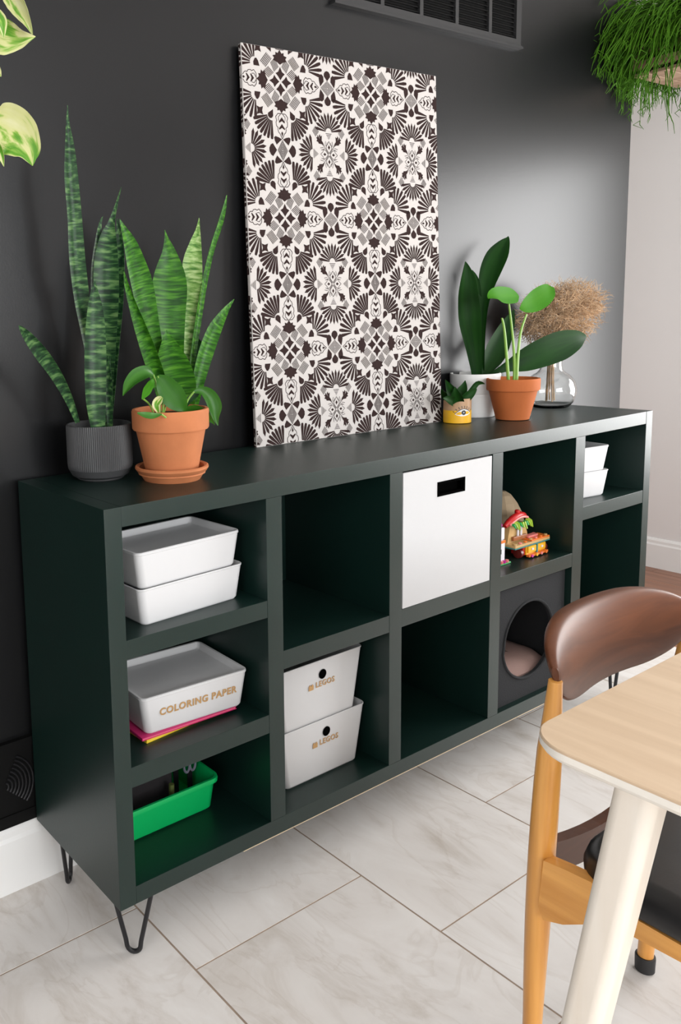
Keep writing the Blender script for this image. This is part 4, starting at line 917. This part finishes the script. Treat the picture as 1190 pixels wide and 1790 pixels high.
# 7 glass vase with dried grass
vc = Vector((1.815, 0.262, H))
va = thing('glass_vase', 'clear round glass vase at the right end of the bookcase', 'vase', vc)
m, nt, b = nodes('clear_glass'); b.inputs['Base Color'].default_value = (0.985, 0.995, 0.99, 1); b.inputs['Transmission Weight'].default_value = 1.0; b.inputs['Roughness'].default_value = 0.0; b.inputs['IOR'].default_value = 1.48
M['glass'] = m
outp = [(0.048, 0.0), (0.054, 0.003), (0.066, 0.018), (0.0735, 0.040), (0.0745, 0.058), (0.069, 0.082), (0.056, 0.101), (0.040, 0.112), (0.033, 0.120), (0.031, 0.135), (0.031, 0.160), (0.033, 0.178), (0.0355, 0.184)]
inp = [(0.033, 0.184), (0.0305, 0.178), (0.0285, 0.160), (0.0285, 0.135), (0.0305, 0.119), (0.038, 0.1095), (0.054, 0.0985), (0.0665, 0.081), (0.072, 0.058), (0.071, 0.040), (0.0635, 0.0185), (0.052, 0.0055), (0.03, 0.0045), (0.001, 0.0045)]
bm = bmesh.new(); lathe(bm, outp+inp, vc, 64); obj('body', bm, M['glass'], va, angle=60)
pg = thing('dried_grass', 'fluffy tan dried grass plume standing in the glass vase', 'dried plant', vc+Vector((0, 0, 0.02)))
rnd = random.Random(3)
bm = bmesh.new(); pc = at(978, 548, 0.262)
for k in range(9):
    a_ = 2*PI*k/9; q = Vector((vc.x+0.012*math.cos(a_), vc.y+0.012*math.sin(a_), H+0.018+0.004*(k % 3))); q2 = Vector((vc.x+0.009*math.cos(a_), vc.y+0.009*math.sin(a_), H+0.15)); q3 = pc+Vector((0.05*math.cos(a_), 0.02*math.sin(a_), -0.06))
    tube(bm, crom([tuple(q), tuple(q2), tuple(q3)], 8), 0.0022, 6)
obj('stem_bundle', bm, M['wire'], pg)
bm = bmesh.new()
for k in range(3600):
    # start inside the plume, wander and curl outwards
    while True:
        u = Vector((rnd.uniform(-1, 1), rnd.uniform(-1, 1), rnd.uniform(-1, 1)))
        if u.length < 1: break
    ctr = pc + rt*(u.x*0.128+0.012*u.z) + fw*(u.y*0.060) + Vector((0, 0, u.z*0.088+0.02*u.x))
    if u.x > 0.35 and u.z < -0.3: ctr += Vector((0, 0, -0.012))
    dr = Vector((u.x, u.y, u.z+0.15)); dr = (dr + Vector((rnd.gauss(0, 0.8), rnd.gauss(0, 0.8), rnd.gauss(0, 0.8)))).normalized()
    pts = [ctr]; p = ctr.copy(); cur = Vector((rnd.gauss(0, 1), rnd.gauss(0, 1), rnd.gauss(0, 1)))*0.55
    for s in range(5):
        dr = (dr+cur*0.45+Vector((rnd.gauss(0, 0.25), rnd.gauss(0, 0.25), rnd.gauss(0, 0.25)-0.06))).normalized(); p = p+dr*0.0085; p.y = min(p.y, WALL-0.006); pts.append(p.copy())
    tube(bm, pts, [0.0005, 0.0008, 0.0008, 0.0007, 0.0005, 0.0002], 3, cap=False)
o = obj('plume', bm, M['wire'], pg); o['kind'] = 'stuff'

# ------------------------------------------------------------------ hanging plants
# rhipsalis in cedar slat basket
bx0, by1, bz = 2.345, 0.315, 1.998
bs = 0.30
hb_ = thing('hanging_basket_plant', 'wispy green trailing plant in a wooden slat basket hanging by the corner', 'plant', (bx0+bs/2, by1-bs/2, bz))
for k in range(5):
    y = by1-0.055*k-0.052
    obj('bottom_slat', BOX(bx0, bx0+bs, y, y+0.048, bz, bz+0.010, bev=0.001, seg=1), M['cedar'], hb_)
for lev in range(3):
    z = bz+0.022+lev*0.05
    for x in (bx0, bx0+bs-0.014): obj('side_slat', BOX(x, x+0.014, by1-bs, by1, z, z+0.028, bev=0.001, seg=1), M['cedar'], hb_)
    for y in (by1-bs, by1-0.014): obj('side_slat', BOX(bx0+0.0005, bx0+bs-0.0005, y, y+0.014, z+0.0265, z+0.0485, bev=0.001, seg=1), M['cedar'], hb_)
bm = bmesh.new()
for x in (bx0+0.007, bx0+bs-0.007):
    for y in (by1-0.007, by1-bs+0.007): tube(bm, [(x, y, bz), (x, y, bz+0.18), (bx0+bs/2, by1-bs/2, 2.619)], 0.0018, 6)
obj('hanging_wire', bm, M['black_metal'], hb_)
obj('soil', BOX(bx0+0.016, bx0+bs-0.016, by1-bs+0.016, by1-0.016, bz+0.011, bz+0.15), M['soil'], hb_, smooth=False)
bm = bmesh.new(); uvl = bm.loops.layers.uv.new('UVMap'); rnd = random.Random(11)
dm = bmesh.new()
for k in range(2600):
    a_ = rnd.uniform(0, 2*PI); r0 = rnd.uniform(0, 0.12)
    p = Vector((bx0+bs/2+r0*math.cos(a_), by1-bs/2+r0*math.sin(a_), bz+0.15))
    d_ = Vector((math.cos(a_)*rnd.uniform(0.3, 1.2), math.sin(a_)*rnd.uniform(0.3, 1.2), rnd.uniform(0.3, 1.5))).normalized()
    L = rnd.choice((0.18, 0.26, 0.32, 0.38)); n_ = 11; pts = [p.copy()]
    if math.cos(a_) < -0.2 and math.sin(a_) < 0.35 and rnd.random() < 0.75: L = rnd.uniform(0.12, 0.20)
    for s in range(n_):
        d_ = (d_+Vector((rnd.gauss(0, 0.12), rnd.gauss(0, 0.12), -0.25+rnd.gauss(0, 0.08)))).normalized(); p = p+d_*L/n_
        if p.y > WALL-0.012: p.y = WALL-0.012
        if p.z > 2.58: p.z = 2.58
        pts.append(p.copy())
    tube(bm, pts, [0.0017]*(n_-1)+[0.0013, 0.0006], 4, cap=False)
    if k % 3 == 0:    # forked tips
        for s in (-1, 1):
            q = pts[-1]; tube(bm, [q, q+Vector((s*0.010, rnd.gauss(0, 0.008), -0.012)), q+Vector((s*0.014, rnd.gauss(0, 0.01), -0.030))], [0.0014, 0.0013, 0.0007], 4, cap=False)
for k in range(26):
    a_ = rnd.uniform(PI*0.75, PI*1.9); p = Vector((bx0+bs/2+0.16*math.cos(a_)*rnd.uniform(0.9, 1.15), by1-bs/2+0.15*math.sin(a_), bz+0.08)); pts = [p.copy()]; d_ = Vector((0, 0, -1)); L = rnd.choice((0.12, 0.16, 0.2, 0.3))
    p.y = min(p.y, WALL-0.02)
    for s in range(8):
        d_ = (d_+Vector((rnd.gauss(0, 0.28), rnd.gauss(0, 0.15), -0.3))).normalized(); p = p+d_*L/8; p.y = min(p.y, WALL-0.012); pts.append(p.copy())
    tube(dm if k % 4 == 0 else bm, pts, [0.0018]*7+[0.0012, 0.0007], 4, cap=False)
for f in bm.faces:
    for l in f.loops: l[uvl].uv = (l.vert.co.x*9, l.vert.co.z*9)
o = obj('strand', bm, M['rhip'], hb_); o['kind'] = 'stuff'
o = obj('dry_strand', dm, M['dead'], hb_, label='thin dry stems hanging below the basket'); o['kind'] = 'stuff'
# variegated pothos at upper left, hanging nearer the camera
Yp = -0.28
pc_ = Vector((-0.46, -0.27, 1.86))
hp = thing('hanging_pothos', 'cream and green variegated pothos leaves hanging at the upper left', 'plant', pc_)
bm = bmesh.new(); lathe(bm, [(0.05, 0), (0.06, 0.01), (0.075, 0.12), (0.074, 0.124), (0.07, 0.124), (0.068, 0.11)], pc_, 40); obj('pot', bm, M['whitepot'], hp)
soil(hp, (pc_.x, pc_.y, pc_.z+0.11), 0.068)
bm = bmesh.new()
for k in range(3):
    a_ = 2*PI*k/3; tube(bm, [(pc_.x+0.0745*math.cos(a_), pc_.y+0.0745*math.sin(a_), pc_.z+0.118), (pc_.x, pc_.y, 2.619)], 0.0015, 6)
obj('cord', bm, M['dead'], hp)
for pts, fo, yw in (
    ([(-22, 205, 10, Yp), (-10, 215, 66, Yp-0.005), (12, 224, 88, Yp-0.01), (34, 240, 80, Yp-0.015), (50, 262, 50, Yp-0.02), (55, 280, 18, Yp-0.02), (57, 290, 1, Yp-0.02)], 0.22, 0.15),
    ([(2, -42, 8, Yp-0.01), (14, -22, 26, Yp-0.015), (28, -2, 32, Yp-0.02), (41, 20, 26, Yp-0.025), (51, 42, 12, Yp-0.03), (57, 60, 2, Yp-0.03)], 0.5, 0.55),
    ([(-30, 52, 8, Yp+0.01), (-15, 56, 48, Yp+0.005), (8, 62, 58, Yp), (32, 66, 36, Yp-0.005), (50, 65, 14, Yp-0.01), (62, 64, 1, Yp-0.01)], 0.35, 0.25),
    ([(-28, 20, 5, Yp-0.02), (-14, 24, 22, Yp-0.025), (-2, 38, 26, Yp-0.03), (4, 56, 12, Yp-0.03), (6, 66, 1, Yp-0.03)], 0.4, -0.3),
    ([(-20, 248, 4, Yp), (-8, 256, 20, Yp-0.005), (1, 270, 14, Yp-0.01), (7, 291, 1, Yp-0.01)], 0.4, 0.3),
    ([(-30, 108, 5, Yp), (-15, 116, 24, Yp), (-4, 124, 14, Yp), (2, 134, 1, Yp)], 0.3, 0.2)):
    obj('leaf', blade(pts, fo, yw, 0.0013, 40, 11, wave=0.012), M['varieg'], hp)
v0 = Vector((pc_.x+0.05, pc_.y, pc_.z+0.12))
vine = [tuple(v0), tuple(v0+Vector((0.05, 0, 0.02))), tuple(at(-34, -60, Yp)), tuple(at(-38, 20, Yp)), tuple(at(-34, 110, Yp)), tuple(at(-26, 206, Yp)), tuple(at(-22, 250, Yp))]
obj('vine', tube(bmesh.new(), crom(vine, 30), 0.0022, 7), M['stem'], hp)
for pts in ([(-37, 0, Yp), (-15, -35, Yp-0.005), (2, -42, Yp-0.01)], [(-38, 40, Yp), (-30, 52, Yp+0.01)], [(-38, 10, Yp), (-28, 20, Yp-0.02)], [(-26, 200, Yp), (-22, 205, Yp)], [(-24, 240, Yp), (-20, 248, Yp)], [(-34, 104, Yp), (-30, 108, Yp)]):
    obj('stem', stem_px(pts, 2.2, 6), M['stem'], hp)

# ------------------------------------------------------------------ chair
c0 = thing('dining_chair', 'dark walnut backed chair with honey oak legs and black seat', 'chair', (0.61, -0.77, 0))
def arc_pt(u, off=0.0):   # u -1..1 along the backrest, off = distance outward
    hw = 0.214; sag = 0.048; R = (hw*hw+sag*sag)/(2*sag); a_ = math.asin(hw/R)*u
    return Vector((0.627+(R+off)*math.sin(a_), -0.516-R+(R+off)*math.cos(a_), 0))
bm = bmesh.new(); loops = []
NU = 40
for i in range(NU+1):
    u = math.sin(PI*(i/NU-0.5))
    t_ = max(0.0, (abs(u)-0.35)/0.65)               # round the ends off
    ez2 = max(0.10, math.sqrt(max(0.0, 1-t_*t_)))
    ztop = 0.760-0.010*abs(u)**3-0.036*(1-ez2); zbot = 0.634+0.066*(1-ez2)
    thk = 0.030*(0.22+0.78*ez2)
    pr = []
    zc = (ztop+zbot)/2; hh = (ztop-zbot)/2
    for k in range(24):
        a_ = 2*PI*k/24; cx_, sz_ = math.cos(a_), math.sin(a_)
        sx_ = math.copysign(abs(cx_)**0.75, cx_); szz = math.copysign(abs(sz_)**0.7, sz_)
        off = sx_*thk/2*(1-0.5*max(0.0, -szz)) + szz*0.014*ez2               # leans back at the top
        if szz > 0: off += 0.010*szz*ez2*(1 if cx_ > 0 else 0.2)
        q = arc_pt(u, off-0.012); pr.append((q.x, q.y, zc+hh*szz))
    loops.append(pr)
loft(bm, loops); obj('backrest', bm, M['walnut'], c0, angle=50)
for (x, y, zt_, xb, yb_) in ((0.419, -0.574, 0.698, 0.414, -0.556), (0.834, -0.574, 0.698, 0.820, -0.535)):
    bm = bmesh.new(); pts = []; rad = []
    for k in range(13):
        f = k/12; z = zt_*(1-f)+0.03*f; pts.append((x+(xb-x)*f, y+(yb_-y)*f + 0.004*math.sin(PI*f), z)); rad.append((0.0095, 0.0130)[min(k, 1)] if k < 2 else 0.0135+0.0055*math.sin(PI*min(1, f*1.15)**0.9))
    tube(bm, pts, rad, 20); lg = obj('leg', bm, M['oak'], c0)
    obj('rubber_foot', lathe(bmesh.new(), [(0.0145, 0), (0.0165, 0.002), (0.0172, 0.028), (0.0165, 0.031), (0.014, 0.031)], (xb, yb_, 0), 20), M['rubber'], lg, label='black rubber foot cap')
for (x, y) in ((0.405, -0.985), (0.825, -0.985)):
    bm = bmesh.new(); tube(bm, [(x, y, 0.43), (x+(0.003 if x > 0.6 else -0.003), y, 0.25), (x+(0.006 if x > 0.6 else -0.006), y-0.01, 0.03)], [0.017, 0.0195, 0.0145], 18); lg = obj('leg', bm, M['oak'], c0)
    obj('rubber_foot', lathe(bmesh.new(), [(0.0145, 0), (0.0165, 0.002), (0.0172, 0.028), (0.0165, 0.031), (0.014, 0.031)], (x+(0.006 if x > 0.6 else -0.006), y-0.01, 0), 20), M['rubber'], lg, label='black rubber foot cap')
for x in (0.395, 0.812):
    bm = bmesh.new(); prism(bm, [(-0.578, 0.424), (-0.572, 0.345), (-0.580, 0.328), (-0.61, 0.340), (-0.64, 0.360), (-0.70, 0.385), (-0.78, 0.389), (-0.98, 0.389), (-0.98, 0.412), (-0.76, 0.412), (-0.68, 0.414), (-0.648, 0.431), (-0.61, 0.428)], 0.022, lambda u, v, t: (x+t, u, v))
    obj('side_rail', bm, M['oak_y'], c0, smooth=False)
bm = bmesh.new(); n_ = 12; xs_ = [0.415+0.40*k/n_ for k in range(n_+1)]; dip = [0.030*math.sin(PI*k/n_) for k in range(n_+1)]
prism(bm, [(x, 0.382-q) for x, q in zip(xs_, dip)]+[(x, 0.432-q) for x, q in zip(xs_[::-1], dip[::-1])], 0.018, lambda u, v, t: (u, -0.566+t, v)); obj('back_rail', bm, M['walnut'], c0, smooth=False)
bm = bmesh.new(); box(bm, 0.42, 0.812, -0.985, -0.963, 0.372, 0.412, bev=0.003); obj('front_rail', bm, M['oak'], c0)
bm = bmesh.new()
lo = []
for f, z in ((0.97, 0.4125), (1.0, 0.418), (1.005, 0.432), (0.985, 0.446), (0.93, 0.453), (0.8, 0.452), (0.55, 0.447), (0.2, 0.444)):
    lo.append([(0.613+x*f, -0.805+y*f, z) for x, y in rrect(0.440, 0.40, 0.085, 9)])
loft(bm, lo); obj('seat', bm, M['leather'], c0, angle=60)

# ------------------------------------------------------------------ table
tx0, ty1, TZ = 0.166, -0.676, 0.74
tb_ = thing('dining_table', 'pale oak dining table with rounded corner and splayed legs', 'table', (0.75, -1.1, 0))
tw_, td_ = 1.25, 0.80
tcx, tcy = tx0+tw_/2, ty1-td_/2
bm = bmesh.new()
loft(bm, [[(tcx+x, tcy+y, z) for x, y in rrect(tw_-2*i_, td_-2*i_, 0.055-i_, 8)] for i_, z in ((0.016, TZ-0.024), (0.004, TZ-0.0165), (0.0, TZ-0.011), (0.0, TZ-0.0035))])
obj('table_edge', bm, M['pale_edge'], tb_, angle=25, label='whitish bevelled edge of the table top')
bm = bmesh.new()
loft(bm, [[(tcx+x, tcy+y, z) for x, y in rrect(tw_-2*i_, td_-2*i_, 0.055-i_, 8)] for i_, z in ((0.0005, TZ-0.0034), (0.0008, TZ-0.001), (0.002, TZ))])
obj('table_top', bm, M['tan_table'], tb_, angle=25)
def table_leg(x, y, sx, sy):
    bm = bmesh.new(); lo = []
    for f in (0, 0.25, 0.5, 0.75, 1.0):
        z = (TZ-0.0235)*(1-f); q = (x+sx*f*LEGS[0], y+sy*f*LEGS[1]); s = 0.0235-0.003*f
        lo.append([(q[0]+px_*s, q[1]+py_*s, z) for px_, py_ in rrect(2, 2, 0.62, 6)])
    loft(bm, lo); obj('leg', bm, M['pale_leg'], tb_, angle=30)
LEGS = (0.0, 0.112)
for lx, ly, sx, sy in ((tx0+0.046, ty1-0.118, -1, 1), (tx0+tw_-0.055, ty1-0.12, 1, 1), (tx0+0.055, ty1-td_+0.12, -1, -1), (tx0+tw_-0.055, ty1-td_+0.12, 1, -1)):
    table_leg(lx, ly, sx, sy)
